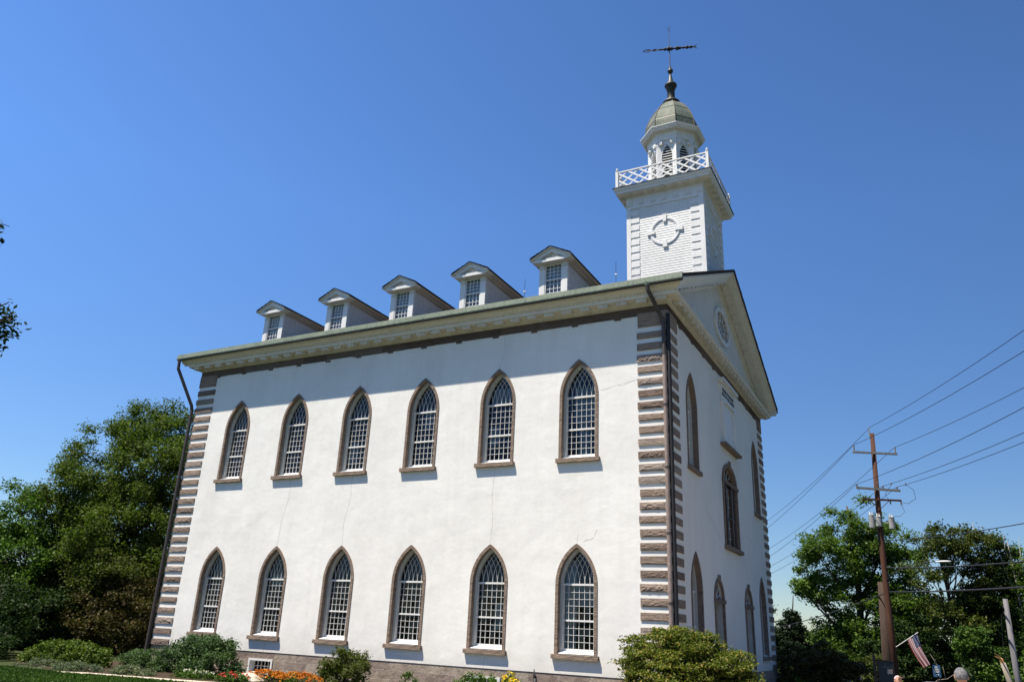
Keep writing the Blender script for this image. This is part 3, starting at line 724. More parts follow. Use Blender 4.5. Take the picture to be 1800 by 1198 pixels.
# ------------------------------------------------------------------ dormers
def clap_wall(m, us, z0, z1, fn, step=.125, proud=.02):
    """us(z)->(u0,u1); fn(u,z,w)->xyz, w outwards"""
    z = z0
    while z < z1-.01:
        zt = min(z+step, z1); a0, a1 = us(z); b0_, b1_ = us(zt)
        if a1-a0 > .02: 
            m.add([fn(a0, z, proud), fn(a1, z, proud), fn(b1_, zt, .002), fn(b0_, zt, .002)], [(0, 1, 2, 3)])
            m.add([fn(a0, z, proud), fn(a1, z, proud), fn(a1, z, 0), fn(a0, z, 0)], [(0, 3, 2, 1)])
        z = zt
def make_dormer():
    hw = .62; yF = .9; zb = 14.40; zc = 16.10; za = 16.72; ze = 16.28
    yb = lambda z: -.8+(z-.12-ZE)*(CY+.8)/(ZR-ZE)
    m = MB()
    for s_ in (-1, 1):
        clap_wall(m, lambda z: (yF+.1, max(yb(z), yF+.1)), zb+.0, zc+.12, lambda u, z, w_: (s_*(hw+w_-.02), u, z))
    m.box(-hw+.02, hw-.02, yF+.1, yF+.14, zc-.02, zc+.14)
    d = m.build('dormer', M['clap'], church, recalc=False)
    for s_ in (-1, 1):
        m = MB(); a, b = sorted((s_*.40, s_*.645))
        m.box(a, b, yF-.02, yF+.12, zb, zc-.20)
        m.box(a-.02, b+.02, yF-.05, yF+.13, zc-.199, zc-.17); m.box(a+.012, b-.012, yF-.03, yF+.12, zc-.169, zc)
        m.box((a+b)/2-.06, (a+b)/2+.06, yF-.05, yF-.031, zc-.15, zc-.03)
        m.build('pilaster', M['white'], d)
    m = MB(); m.box(-.40, .40, yF+.02, yF+.14, zb, 14.60); m.box(-.40, .40, yF+.02, yF+.14, 16.04, 16.1)
    for s_ in (-1, 1): a, b = sorted((s_*.35, s_*.40)); m.box(a, b, yF+.0, yF+.14, 14.601, 16.039)
    m.box(-.35, .35, yF+.03, yF+.09, 15.35, 15.41)
    for i in range(1, 4): u = -.35+.7*i/4; m.box(u-.011, u+.011, yF+.05, yF+.08, 14.6, 15.35); m.box(u-.011, u+.011, yF+.05, yF+.08, 15.41, 16.04)
    for k in range(1, 4):
        for (a, b) in ((14.6, 15.35), (15.41, 16.04)):
            z = a+(b-a)*k/4; m.box(-.35, .35, yF+.045, yF+.049, z-.011, z+.011)
    m.build('sash', M['white'], d)
    m = MB()
    for (a, b) in ((14.6, 15.35), (15.41, 16.04)):
        for k in range(4):
            z = a+(b-a)*k/4; z2 = a+(b-a)*(k+1)/4
            for i in range(4): u = -.35+.7*i/4; m.add([(u, yF+.09, z), (u+.175, yF+.09, z), (u+.175, yF+.09, z2), (u, yF+.09, z2)], [(0, 1, 2, 3)])
    m.build('glass', M['clear'], d, recalc=False)
    m = MB(); m.box(-.39, .39, yF+.16, yF+.18, 14.45, 16.1); m.build('sky_reflection_panel', M['white'], d)  # white sheet behind the panes, stands in for reflected sky
    # pediment
    yf = .58; HW = .92; sl = (za-ze)/HW
    m = MB()
    m.prism([(-HW, ze-.06), (-HW+.06, ze-.13), (-.66, zc+.002), (.66, zc+.002), (HW-.06, ze-.13), (HW, ze-.06), (.60, ze-.045), (-.60, ze-.045)], yf+.02, yF+.13, lambda u, v, w_: (u, w_, v))
    m.prism([(-HW, ze-.058), (-.585, ze-.043), (0, za-.215), (0, za)], yf, yF+.12, lambda u, v, w_: (u, w_, v))
    m.prism([(HW, ze-.058), (.585, ze-.043), (0, za-.215), (0, za)][::-1], yf, yF+.12, lambda u, v, w_: (u, w_, v))
    m.prism([(-.585, ze-.042), (.585, ze-.042), (0, za-.21)], yf+.17, yf+.2, lambda u, v, w_: (u, w_, v))
    m.prism([(-HW-.02, ze-.085), (0, za-.03), (HW+.02, ze-.085), (HW+.02, ze-.053), (0, za+.002), (-HW-.02, ze-.053)], yf-.085, yf-.003, lambda u, v, w_: (u, w_, v))
    m.build('pediment', M['white'], d)
    # eaves moulding along cheeks and the roof
    m = MB()
    for s_ in (-1, 1):
        m.prism([(s_*.63, 16.04), (s_*.68, 16.06), (s_*.76, 16.13), (s_*.86, 16.17), (s_*.90, 16.22), (s_*.92, 16.27), (s_*.63, 16.33)], yF+.13, yb(16.2)+.3, lambda u, v, w_: (u, w_, v))
    m.build('eaves', m_paint('dormer_eaves_paint', (.62, .56, .49), .2) if 'dormer_eaves_paint' not in bpy.data.materials else bpy.data.materials['dormer_eaves_paint'], d)
    m = MB(); ybk = yb(za)+.5
    m.prism([(-HW-.03, ze-.05), (0, za+.005), (HW+.03, ze-.05), (HW+.03, ze-.03), (0, za+.028), (-HW-.03, ze-.03)], yf-.10, ybk, lambda u, v, w_: (u, w_, v))
    for k in range(9):
        for s_ in (-1, 1):
            t = (k+.5)/9; u = s_*HW*t; z = za-sl*abs(u)+.028; m.prism([(u-s_*.04, z+sl*.04+.001), (u+s_*.06, z-sl*.06+.014), (u+s_*.06, z-sl*.06)], yf-.11-rnd.uniform(0, .02), ybk, lambda a, b, w_: (a, w_, b))
    m.build('dormer_roof', M['shingle'], d)
    return d
dx = [-20.66, -16.57, -12.74, -8.96, -5.06]
d0 = make_dormer()
for i, x in enumerate(dx):
    o = d0 if i == 0 else copy_tree(d0, (0, 0, 0), church)
    o.location = (x, 0, 0)
    o.matrix_parent_inverse = Matrix.Translation(-church.location)
# lightning rods on the ridge
for x, z in ((-5.1, 18.95), (-10.36, 18.85)):
    m = MB(); m.tube([(x, CY, 18.1), (x, CY, z+.75)], .012, 5); r_ = m.build('lightning_rod', M['iron'], church)
    m = MB(); m.lathe([(0, -.06), (.045, -.045), (.065, 0), (.045, .045), (0, .06)], (x, CY, z), 10, cap=False); m.build('glass_ball', M['white'], r_, True)

# ------------------------------------------------------------------ tower
tx, ty, th = -1.88, 8.45, 1.87
sq = lambda o: [(tx-th-o, ty-th-o), (tx+th+o, ty-th-o), (tx+th+o, ty+th+o), (tx-th-o, ty+th+o)]
m = MB()
faces = [Matrix.Translation((tx, ty, 0)) @ Matrix.Rotation(a, 4, 'Z') for a in (0, pi/2, pi, 3*pi/2)]
zb, zt = 16.4, 21.36
for T in faces:
    m.T = T; clap_wall(m, lambda z: (-th+.02, th-.02), zb, zt, lambda u, z, w_: (u, -th-w_, z), .128, .015)
m.T = None
tower = m.build('tower', M['clap'], church, recalc=False)
for T in faces:
    m = MB(T); m.box(-th-.045, -th+.17, -th-.045, -th+.17, zb, zt-.002); m.T = None; m.build('corner_board', M['white'], tower)
m = MB()
for T in faces:
    m.T = T
    for k in range(13):
        z = zt-.13-.40*k-.27
        if z < zb: break
        for s_ in (-1, 1):
            a, b = sorted((s_*(th-.172), s_*(th-.60))); m = MB(T); m.box(a, b, -th-.036, -th-.0, z, z+.27); m.build('quoin', M['white'], tower)
# clock-like rings with four keys on each face
def ring_on(T):
    m = MB(T); zc = 19.82
    o_ = lambda r: [(r*cos(2*pi*i/32), zc+r*sin(2*pi*i/32)) for i in range(33)]
    fn = lambda u, v, w_: (u, -th-w_, v)
    m.ribbon(o_(.74), o_(.60), .0, .04, fn); m.ribbon(o_(.71), o_(.645), .038, .055, fn)
    for a in (0, pi/2, pi, 3*pi/2):
        dx_, dz_ = cos(a), sin(a); px, pz = -dz_, dx_
        A = [(dx_*.50+px*.075, zc+dz_*.50+pz*.075), (dx_*.87+px*.11, zc+dz_*.87+pz*.11), (dx_*.87-px*.11, zc+dz_*.87-pz*.11), (dx_*.50-px*.075, zc+dz_*.50-pz*.075)]
        m.prism(A, .0, .085, fn)
    m.T = None; return m.build('ring_ornament', M['white'], tower)
for T in faces: ring_on(T)
# frieze and cornice
m = MB(); m.ring([(.0, 21.36), (.05, 21.36), (.05, 21.42), (.035, 21.43), (.035, 22.02), (.10, 22.04), (.13, 22.11), (.16, 22.115), (.47, 22.13), (.47, 22.24), (.52, 22.27), (.56, 22.36), (.56, 22.40), (-.0, 22.43)], sq)
m.build('cornice', M['white'], tower)
for T in faces:
    for i in range(7):
        u = -th+.12+(2*th-.24)*i/6; m = MB(T)
        m.box(u-.14, u+.14, -th-.050, -th-.036, 21.60, 21.99); m.box(u-.15, u+.15, -th-.07, -th-.036, 21.535, 21.575)
        for q in (-.09, 0, .09): m.box(u+q-.03, u+q+.03, -th-.060, -th-.051, 21.60, 21.99)
        m.T = None; m.build('triglyph', M['white'], tower)
        m = MB(T); m.box(u-.15, u+.15, -th-.42, -th-.19, 22.06, 22.12); m.box(u-.06, u+.06, -th-.37, -th-.25, 22.035, 22.059); m.T = None; m.build('mutule', M['trim'], tower)
m = MB(); m.ring([(-.0, 22.435), (.60, 22.405), (.60, 22.43), (-.5, 22.55), (-1.86, 22.56)], sq); m.build('deck_roof', M['iron'], tower)
# balustrade of crossed laths
m = MB(); bo = .40; e_ = th+bo
for T in faces:
    m.T = T
    m.box(-e_+.0, e_, -e_-.035, -e_+.035, 23.35, 23.41); m.box(-e_, e_, -e_-.025, -e_+.025, 22.50, 22.545)
    zb_, zt_ = 22.545, 23.36; h_ = zt_-zb_; n = 8; st = 2*e_/n; run = st*2.0
    for k, sgn in ((0, 1), (1, -1)):
        for i in range(-2, n+1):
            u0 = -e_+st*i+(.0); u1 = u0+run; z0_, z1_ = (zt_, zb_) if sgn > 0 else (zb_, zt_)
            a, b = u0, u1; za_, zc_ = z0_, z1_
            if a < -e_+.05: t = (-e_+.05-a)/(b-a); a = -e_+.05; za_ = z0_+(z1_-z0_)*t
            if b > e_-.05: t = (e_-.05-u0)/(u1-u0); b = e_-.05; zc_ = z0_+(z1_-z0_)*t
            if b-a > .1: m.bar((a, -e_-.008*sgn, za_), (b, -e_-.008*sgn, zc_), .024, .082 if sgn > 0 else .062, (0, 0, 1))
m.T = None; bal = m.build('balustrade', M['white'], tower)
for sx, sy in ((-1, -1), (1, -1), (1, 1), (-1, 1)):
    m = MB(); cx, cy = tx+sx*e_, ty+sy*e_
    m.box(cx-.065, cx+.065, cy-.065, cy+.065, 22.45, 23.43)
    m.lathe([(.085, 0), (.085, .03), (.04, .04), (.035, .07), (.06, .10), (.065, .14), (.04, .18), (.0, .2)], (cx, cy, 23.431), 10)
    m.build('post', M['white'], tower)

# ------------------------------------------------------------------ belfry
A0 = -pi/2+radians(22.5)
octo = lambda o: [(tx+o*cos(A0+k*pi/4), ty+o*sin(A0+k*pi/4)) for k in range(8)]
ap = cos(pi/8)
m = MB(); Rb = 1.2
m.ring([(1.34, 22.5), (1.34, 22.86), (1.28, 22.9), (Rb, 22.91), (Rb, 22.95)], octo)
oct_faces = [Matrix.Translation((tx, ty, 0)) @ Matrix.Rotation(k*pi/4, 4, 'Z') for k in range(8)]
hwf = Rb*sin(pi/8); apb = Rb*ap
for T in oct_faces:
    m.T = T
    m.sheet([(-hwf, 22.92), (hwf, 22.92), (hwf, 25.5), (-hwf, 25.5)], [lancet(.29, 23.1, 24.5, 25.2, 10)], lambda u, v: (u, -apb, v))
m.T = None
belfry = m.build('belfry', M['white'], church, recalc=False)
for T in oct_faces:
    m = MB(T)
    A = lancet(.31, 23.07, 24.5, 25.25, 10); B = lancet(*inset_lancet(.31, 23.07, 24.5, 25.25, .04), n=10)
    m.ribbon(A, B, -.03, .1, lambda u, v, w_: (u, -apb+w_, v))
    z = 23.12
    while z < 25.12:
        wd = .27 if z < 24.5 else max(.0, sqrt(max(0, 1-((z-24.5)/.68)**1.6))*.27)
        if wd > .04: m.add([(-wd, -apb-.0, z), (wd, -apb-.0, z), (wd, -apb+.05, z+.045), (-wd, -apb+.05, z+.045), (-wd, -apb-.0, z+.03), (wd, -apb-.0, z+.03), (wd, -apb+.05, z+.075), (-wd, -apb+.05, z+.075)], [(0, 1, 2, 3), (4, 7, 6, 5), (0, 4, 5, 1), (1, 5, 6, 2), (2, 6, 7, 3), (3, 7, 4, 0)])
        z += .15
    m.T = None; m.build('louver', M['white'], belfry)
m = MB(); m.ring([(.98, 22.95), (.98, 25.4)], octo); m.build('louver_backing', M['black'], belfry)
for k in range(8):       # vertex pilasters with scrolled capitals
    T = Matrix.Translation((tx, ty, 0)) @ Matrix.Rotation(A0+k*pi/4+pi/2, 4, 'Z')
    m = MB(T)
    poly = [(-.155, -Rb+.09), (-.155, -Rb+.02), (0, -Rb-.10), (.155, -Rb+.02), (.155, -Rb+.09)]
    m.prism(poly, 22.92, 25.12, lambda u, v, w_: (u, v, w_))
    big = [(a*1.12, b-.02) for a, b in poly]
    m.prism(big, 22.91, 23.02, lambda u, v, w_: (u, v, w_)); m.prism(big, 25.36, 25.44, lambda u, v, w_: (u, v, w_))
    m.prism([(a*1.02, b-.012) for a, b in poly], 25.121, 25.17, lambda u, v, w_: (u, v, w_)); m.prism(poly, 25.171, 25.359, lambda u, v, w_: (u, v, w_))
    for s_ in (-1, 1):
        c_ = Vector((s_*.19, -Rb-.03, 25.26)); m.tube([c_+Vector((0, .10, 0)), c_+Vector((0, -.05, 0))], .115, 12); m.tube([c_+Vector((0, -.05, 0)), c_+Vector((0, -.065, 0))], .045, 8)
    m.T = None; m.build('pilaster', M['white'], belfry)
m = MB(); m.ring([(1.0, 25.44), (1.30, 25.44), (1.30, 25.60), (1.325, 25.61), (1.325, 25.83), (1.37, 25.85), (1.38, 25.90), (1.60, 25.93), (1.60, 26.0), (1.66, 26.03), (1.70, 26.11), (1.70, 26.14), (1.3, 26.2)], octo)
m.build('entablature', M['white'], belfry)
for T in oct_faces:
    hwd = 1.5*sin(pi/8)
    for i in range(9): u = -hwd+2*hwd*(i+.5)/9; m = MB(T); m.box(u-.035, u+.035, -1.5*ap-.03, -1.5*ap+.07, 25.86, 25.912); m.T = None; m.build('dentil', M['trim'], belfry)
# dome, facetted copper
dprof = [(1.66, 26.15), (1.46, 26.18), (1.42, 26.3), (1.40, 26.6), (1.35, 26.9), (1.26, 27.18), (1.14, 27.45), (1.01, 27.69), (.86, 27.92), (.69, 28.12), (.52, 28.28), (.40, 28.40)]
m = MB(); m.ring(dprof, octo); m.add([(p[0], p[1], 28.40) for p in octo(.40)], [tuple(range(8))]); dome = m.build('dome', M['dome'], church)
m = MB()
for k in range(8):
    a = A0+k*pi/4; m.tube([(tx+(r+.012)*cos(a), ty+(r+.012)*sin(a), z) for r, z in dprof[1:]], .022, 5)
m.build('rib', m_metal('dome_rib_metal', (.13, .10, .08), .6), dome)
m = MB(); m.ring([(1.384, 26.72), (1.39, 26.73), (1.37, 26.78)], octo); m.ring([(1.085, 27.57), (1.09, 27.575), (1.06, 27.61)], octo); m.build('seam', M['spire'], dome)
m = MB()
m.lathe([(.40, 28.38), (.46, 28.42), (.47, 28.50), (.40, 28.58), (.30, 28.64), (.22, 28.68), (.205, 28.76), (.20, 29.36), (.24, 29.38), (.25, 29.44), (.22, 29.47), (.23, 29.50), (.30, 29.54), (.335, 29.62), (.33, 29.68), (.28, 29.74), (.20, 29.77), (.16, 29.82), (.055, 30.42), (.05, 30.46), (.11, 30.50), (.15, 30.58), (.155, 30.64), (.12, 30.73), (.05, 30.78), (.07, 30.84), (.06, 30.90), (.02, 30.94), (.015, 31.0)], (tx, ty, 0), 20)
sp = m.build('spire', M['spire'], church, True)
m = MB(); m.tube([(tx, ty, 30.95), (tx, ty, 33.65)], [.028, .012], 6)
for s_ in (-1, 1): m.tube([(tx, ty, 33.3), (tx+s_*.06, ty, 33.5), (tx+s_*.09, ty, 33.7)], .008, 4)
vane = m.build('weather_vane', M['iron'], church)
m = MB(); vd = Vector((1.33, .40, 0)).normalized(); cz = 32.14
def vp(t, dz=0): return Vector((tx, ty, cz+dz))+vd*t
m.tube([vp(-1.25), vp(1.30)], .02, 6)
def diamond(t0, t1, h, th_=.03, solid=False):
    mid_ = (t0+t1)/2
    for s_ in (-1, 1):
        m.tube([vp(t0), vp(t0*.6+mid_*.4, s_*h*.75), vp(mid_, s_*h), vp(t1*.6+mid_*.4, s_*h*.75), vp(t1)], th_, 5)
diamond(-1.45, -.98, .08, .022); diamond(-.92, -.66, .06, .024)
for t, r in ((-.45, .06), (-.25, .09), (-.05, .13), (.1, .11), (.42, .12), (.55, .09), (.75, .07), (.95, .10), (1.15, .09)):
    m.lathe([(0, -r), (r*.7, -r*.7), (r, 0), (r*.7, r*.7), (0, r)], tuple(vp(t)), 8, cap=False)
m.tube([vp(-.6), vp(-.3)], .045, 6); m.tube([vp(-.1), vp(1.2)], .05, 6)
for s_ in (-1, 1): m.tube([vp(1.2), vp(1.38, s_*.03), vp(1.48, s_*.14)], [.04, .035, .012], 5)
m.build('arrow', M['iron'], vane)

# ------------------------------------------------------------------ foliage
def leaf_mesh(name, centers, size, mat, parent=None, upb=.35, aspect=1.7):
    """centers: (n,3) leaf positions -> one rhombic leaf each"""
    n = len(centers); c = np.asarray(centers)
    nr = rng.normal(size=(n, 3)); nr[:, 2] = np.abs(nr[:, 2])+upb; nr /= np.linalg.norm(nr, axis=1)[:, None]
    a = np.cross(nr, rng.normal(size=(n, 3))); a /= np.linalg.norm(a, axis=1)[:, None]; b = np.cross(nr, a)
    s = size*rng.uniform(.6, 1.35, n)[:, None]; a = a*s*aspect*.5; b = b*s*.5
    v = np.empty((n, 4, 3)); v[:, 0] = c-a; v[:, 1] = c-b*.9+a*.1; v[:, 2] = c+a; v[:, 3] = c+b*.9+a*.1
    me = bpy.data.meshes.new(name); me.vertices.add(4*n); me.vertices.foreach_set('co', v.reshape(-1))
    me.loops.add(4*n); me.loops.foreach_set('vertex_index', np.arange(4*n)); me.polygons.add(n)
    me.polygons.foreach_set('loop_start', np.arange(0, 4*n, 4)); me.polygons.foreach_set('loop_total', np.full(n, 4))
    me.materials.append(mat); me.update(calc_edges=True)
    o = bpy.data.objects.new(name, me); C.objects.link(o)
    if parent: attach(o, parent)
    return o
def cluster_pts(cl, per, flat=.55):
    """cl: list of (center, radius) -> leaf points in flattened blobs with ragged rims"""
    out = []
    for c, r in cl:
        n = max(8, int(per*r*r)); p = rng.normal(size=(n, 3)); p /= np.linalg.norm(p, axis=1)[:, None]
        p *= (rng.uniform(0, 1, n)**.6)[:, None]*r*(1+.35*np.sin(p[:, :1]*5+c[0]*3)*np.cos(p[:, 1:2]*4+c[2]*5)); p[:, 2] *= flat
        out.append(p+np.asarray(c))
    return np.concatenate(out)
def crown_clusters(lobes, n, rmin, rmax, inner=.25):
    cl = []; vol = np.array([a*b*c for _, (a, b, c) in lobes])**.67; pr = vol/vol.sum()
    for i in rng.choice(len(lobes), n, p=pr):
        ctr, rad = lobes[i]; d = rng.normal(size=3); d /= np.linalg.norm(d)
        rr = rng.uniform(.72, 1.04) if rng.uniform() > inner else rng.uniform(.2, .75)
        cl.append((np.array(ctr)+d*rr*np.array(rad), rng.uniform(rmin, rmax)))
    return cl
def tree(name, base, height, lobes, label, cat, mat, trunk_r=.3, n=160, rr=(.5, 1.0), per=170, leaf=.16, flat=.55, limbs=22, group=None, bark='bark', lean=(0, 0), seed=1, twigs=True, sprigs=()):
    t = thing(name, base, label, cat, group); rl = random.Random(seed)
    cl = crown_clusters(lobes, n, *rr)+[(np.array(c), r) for c, r in sprigs]; per = per*2.1; leaf = leaf*.68; flat = min(1.0, flat*1.45)
    m = MB(); bx, by, bz_ = base; top = Vector((bx+lean[0], by+lean[1], bz_+height))
    def tp(s): 
        return Vector((bx, by, bz_))*(1-s)+top*s+Vector((sin(s*5+seed)*.25*s, cos(s*4+seed)*.25*s, 0))
    ks = [i/9 for i in range(10)]
    m.tube([tp(k) for k in ks], [trunk_r*(1.25 if k == 0 else 1)*(1-.82*k) for k in ks], 10)
    tgt = rl.sample(cl, min(limbs, len(cl)))+[(np.array(c), r) for c, r in sprigs]
    for c, r in tgt:
        c = Vector(c); s = min(max((c.z-bz_)/height-rl.uniform(.15, .35), .22), .92); a = tp(s)
        mid_ = a.lerp(c, .5)+Vector((rl.uniform(-.3, .3), rl.uniform(-.3, .3), -.05*(c-a).length+rl.uniform(-.2, .3)))
        r0 = trunk_r*(1-.8*s)*.55
        m.tube([a, a.lerp(mid_, .5)+Vector((0, 0, -.05)), mid_, c], [r0, r0*.75, r0*.5, r0*.14], 6)
        if twigs:
            for q in range(3):
                e = c+Vector((rl.uniform(-1, 1), rl.uniform(-1, 1), rl.uniform(-.1, .8)))*r*.95; m.tube([mid_.lerp(c, .6), c.lerp(e, .5)+Vector((0, 0, .08)), e], [r0*.25, r0*.15, .008], 4)
    m.build('trunk', M[bark], t, True)
    leaf_mesh('crown', cluster_pts(cl, per, flat), leaf, mat, t)
    return t
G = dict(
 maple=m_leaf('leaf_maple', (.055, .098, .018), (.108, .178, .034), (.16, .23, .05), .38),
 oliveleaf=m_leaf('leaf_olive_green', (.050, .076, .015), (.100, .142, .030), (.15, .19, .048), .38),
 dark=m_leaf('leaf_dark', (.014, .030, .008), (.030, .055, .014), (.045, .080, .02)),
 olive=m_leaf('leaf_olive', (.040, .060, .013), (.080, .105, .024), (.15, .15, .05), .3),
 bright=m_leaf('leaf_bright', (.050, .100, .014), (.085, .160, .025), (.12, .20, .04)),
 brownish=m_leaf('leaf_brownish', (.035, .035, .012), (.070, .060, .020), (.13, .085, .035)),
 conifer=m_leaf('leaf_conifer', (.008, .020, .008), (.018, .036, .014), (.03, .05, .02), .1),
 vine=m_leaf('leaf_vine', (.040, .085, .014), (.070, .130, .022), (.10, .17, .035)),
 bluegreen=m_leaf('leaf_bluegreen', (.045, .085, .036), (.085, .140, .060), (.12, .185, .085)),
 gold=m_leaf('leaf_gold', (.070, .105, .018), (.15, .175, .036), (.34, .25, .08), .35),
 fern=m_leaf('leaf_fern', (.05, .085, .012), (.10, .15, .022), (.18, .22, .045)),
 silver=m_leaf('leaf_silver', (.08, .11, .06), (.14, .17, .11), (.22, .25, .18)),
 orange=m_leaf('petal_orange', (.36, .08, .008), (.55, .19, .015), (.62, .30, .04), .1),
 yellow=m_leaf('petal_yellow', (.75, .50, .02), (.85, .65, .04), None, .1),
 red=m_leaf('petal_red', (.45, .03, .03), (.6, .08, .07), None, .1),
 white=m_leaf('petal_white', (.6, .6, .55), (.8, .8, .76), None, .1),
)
GW = 'trees around the church'
# left: big tree beside the church
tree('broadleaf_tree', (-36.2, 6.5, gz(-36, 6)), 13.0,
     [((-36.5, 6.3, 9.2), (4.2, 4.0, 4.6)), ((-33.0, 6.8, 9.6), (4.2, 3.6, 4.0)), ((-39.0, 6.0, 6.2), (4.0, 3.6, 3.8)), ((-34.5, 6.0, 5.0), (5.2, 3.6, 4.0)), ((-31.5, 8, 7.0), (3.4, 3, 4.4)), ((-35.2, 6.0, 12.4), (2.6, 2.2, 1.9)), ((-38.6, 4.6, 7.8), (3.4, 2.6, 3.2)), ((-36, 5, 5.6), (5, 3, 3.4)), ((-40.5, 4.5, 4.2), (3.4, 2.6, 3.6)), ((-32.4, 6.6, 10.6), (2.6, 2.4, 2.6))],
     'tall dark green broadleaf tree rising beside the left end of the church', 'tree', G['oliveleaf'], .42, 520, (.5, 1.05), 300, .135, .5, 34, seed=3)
tree('broadleaf_tree', (-43.5, 1.5, gz(-43, 1)), 9.5,
     [((-42.0, 1.5, 5.2), (4.6, 3.6, 3.8)), ((-39.5, 2.0, 3.0), (4, 2.4, 3.0)), ((-39.0, .5, 4.4), (3.0, 2.4, 2.6)), ((-41.0, 2.5, 3.4), (4.5, 3.6, 3.0)), ((-40.0, -.5, 1.8), (3.2, 2.8, 2.4))],
     'lighter green tree at the far left edge, half hidden by the taller tree', 'tree', G['bright'], .3, 190, (.5, 1.0), 190, .16, .5, 18, seed=5)
tree('dogwood_tree', (-33.2, 4.2, gz(-33, 4)), 4.6,
     [((-33.0, 4.2, 4.3), (2.2, 1.8, .6)), ((-31.8, 4.2, 3.7), (1.9, 1.8, .5)), ((-33.4, 4.0, 2.7), (2.4, 1.8, .5)), ((-34.8, 4.2, 3.4), (1.6, 1.4, .5))],
     'small tree with flat tiers of pale green leaves under the tall tree', 'tree', G['olive'], .12, 70, (.5, .9), 170, .13, .3, 14, seed=6)
def shrub(name, ctr, rad, label, mat, n=60, rr=(.2, .4), per=700, leaf=.07, flat=.8, group=None, cat='shrub', stems=8, inner=.2, extra=None):
    bz_ = gz(ctr[0], ctr[1]); t = thing(name, (ctr[0], ctr[1], bz_), label, cat, group)
    lobes = [(ctr, rad)]+(extra or []); cl = [c for c in crown_clusters(lobes, n, *rr, inner) if c[0][2] > bz_-.05]
    m = MB()
    for c, r in rnd.sample(cl, min(stems, len(cl))):
        a = Vector((ctr[0]+rnd.uniform(-.15, .15)*rad[0], ctr[1]+rnd.uniform(-.15, .15)*rad[1], bz_-.05)); c = Vector(c)
        m.tube([a, a.lerp(c, .5)+Vector((rnd.uniform(-.1, .1), 0, .1)), c], [.03, .02, .006], 5)
    m.build('stem', M['bark'], t, True)
    leaf_mesh('foliage', cluster_pts(cl, per*1.6, flat), leaf*.78, mat, t)
    return t
shrub('shrub', (-31.4, 3.6, 1.3), (3.4, 1.8, 1.9), 'large shrub with rusty brown leaf tips at the left corner of the church', G['brownish'], 150, (.35, .65), 300, .12, .7)
shrub('shrub', (-37.5, 2.4, 1.0), (4.5, 2.0, 1.8), 'dark green shrub mass under the trees left of the rusty shrub', G['dark'], 150, (.4, .8), 250, .13, .7)
shrub('shrub', (-26.4, -6.6, -.1), (.9, .8, .35), 'low dark shrub in the shade at the far left of the flower bed', G['silver'], 50, (.15, .3), 600, .07, .7)
shrub('shrub', (-29.8, -4.6, -.1), (2.4, 1.3, .75), 'low dark shrubs between the fern clump and the left edge', G['dark'], 90, (.25, .45), 450, .1, .7)
shrub('shrub', (-34.0, -2.8, 1.0), (4.6, 1.8, 2.3), 'deep green hedge like shrubs behind the fern clump at the far left', G['dark'], 190, (.4, .7), 300, .12, .7)
# garden plants along the side wall
shrub('fern_clump', (-25.1, -3.2, -.30), (2.5, 1.1, .58), 'wide yellow green fern clump at the left end of the flower bed', G['fern'], 170, (.15, .28), 1300, .085, .9, cat='fern')
shrub('shrub', (-21.4, -2.2, -.35), (1.15, .9, .55), 'small rounded blue green shrub between the ferns and the big rounded shrub', G['bluegreen'], 70, (.15, .3), 1100, .07)
shrub('shrub', (-18.55, -2.1, -.2), (1.9, 1.15, .93), 'big rounded blue green shrub left of the first basement window', G['bluegreen'], 170, (.2, .36), 1100, .075, extra=[((-19.2, -2.1, .25), (.8, .7, .5)), ((-17.9, -2.0, .35), (.8, .7, .42))])
shrub('shrub', (-11.75, -1.6, -.1), (.98, .75, .78), 'round dark green shrub under the third lower window', G['olive'], 90, (.16, .3), 1100, .07)
for (x, y, s_, lab) in ((-24.2, -4.9, 1.5, 'low silver groundcover in front of the yellow green ferns'), (-21.9, -4.9, 1.3, 'low silver groundcover in front of the small rounded shrub'), (-19.4, -4.5, 1.1, 'low silver groundcover in front of the big rounded shrub')):
    shrub('groundcover', (x, y, -.5), (s_, .6, .22), lab, G['silver'], 80, (.12, .2), 1400, .05, .6, cat='groundcover plant', stems=4)
def flowers(name, ctr, rad, label, leafm, petm, nf, cat='flowers', fs=.035):
    t = shrub(name, ctr, rad, label, leafm, 60, (.12, .22), 900, .06, .8, cat=cat, stems=6)
    pts = []
    for i in range(nf):
        a = rng.uniform(0, 2*pi); r = sqrt(rng.uniform()); th_ = rng.uniform(.2, 1.2)
        c = np.array([ctr[0]+rad[0]*r*cos(a), ctr[1]+rad[1]*r*sin(a), ctr[2]+rad[2]*sqrt(max(0, 1-r*r*.8))*rng.uniform(.75, 1.12)+.05])
        pts.append(c+rng.normal(size=(7, 3))*fs*.45)
    leaf_mesh('blossom', np.concatenate(pts), fs, petm, t, aspect=1.1)
    return t
flowers('marigold_bed', (-14.3, -2.8, -.5), (.95, .6, .30), 'orange marigolds under the right edge of the first basement window', G['vine'], G['orange'], 210, fs=.05)
flowers('marigold_bed', (-12.6, -3.0, -.5), (.95, .6, .33), 'orange marigolds in front of the round dark green shrub', G['vine'], G['orange'], 210, fs=.05)
flowers('flower_clump', (-16.9, -3.7, -.5), (.9, .4, .2), 'white flowers at the foot of the big rounded shrub', G['vine'], G['white'], 16, fs=.05)
flowers('flower_clump', (-14.9, -3.8, -.5), (.7, .35, .24), 'red and pink flowers in front of the pale stone', G['vine'], G['red'], 26, fs=.05)
shrub('perennial_clump', (-6.4, -1.2, -.35), (.95, .5, .55), 'green leafy clump in front of the second basement window', G['vine'], 70, (.13, .24), 1000, .07)
flowers('flower_clump', (-5.3, -1.1, -.4), (.35, .3, .62), 'bright yellow flowers right of the second basement window', G['vine'], G['yellow'], 60, fs=.05)
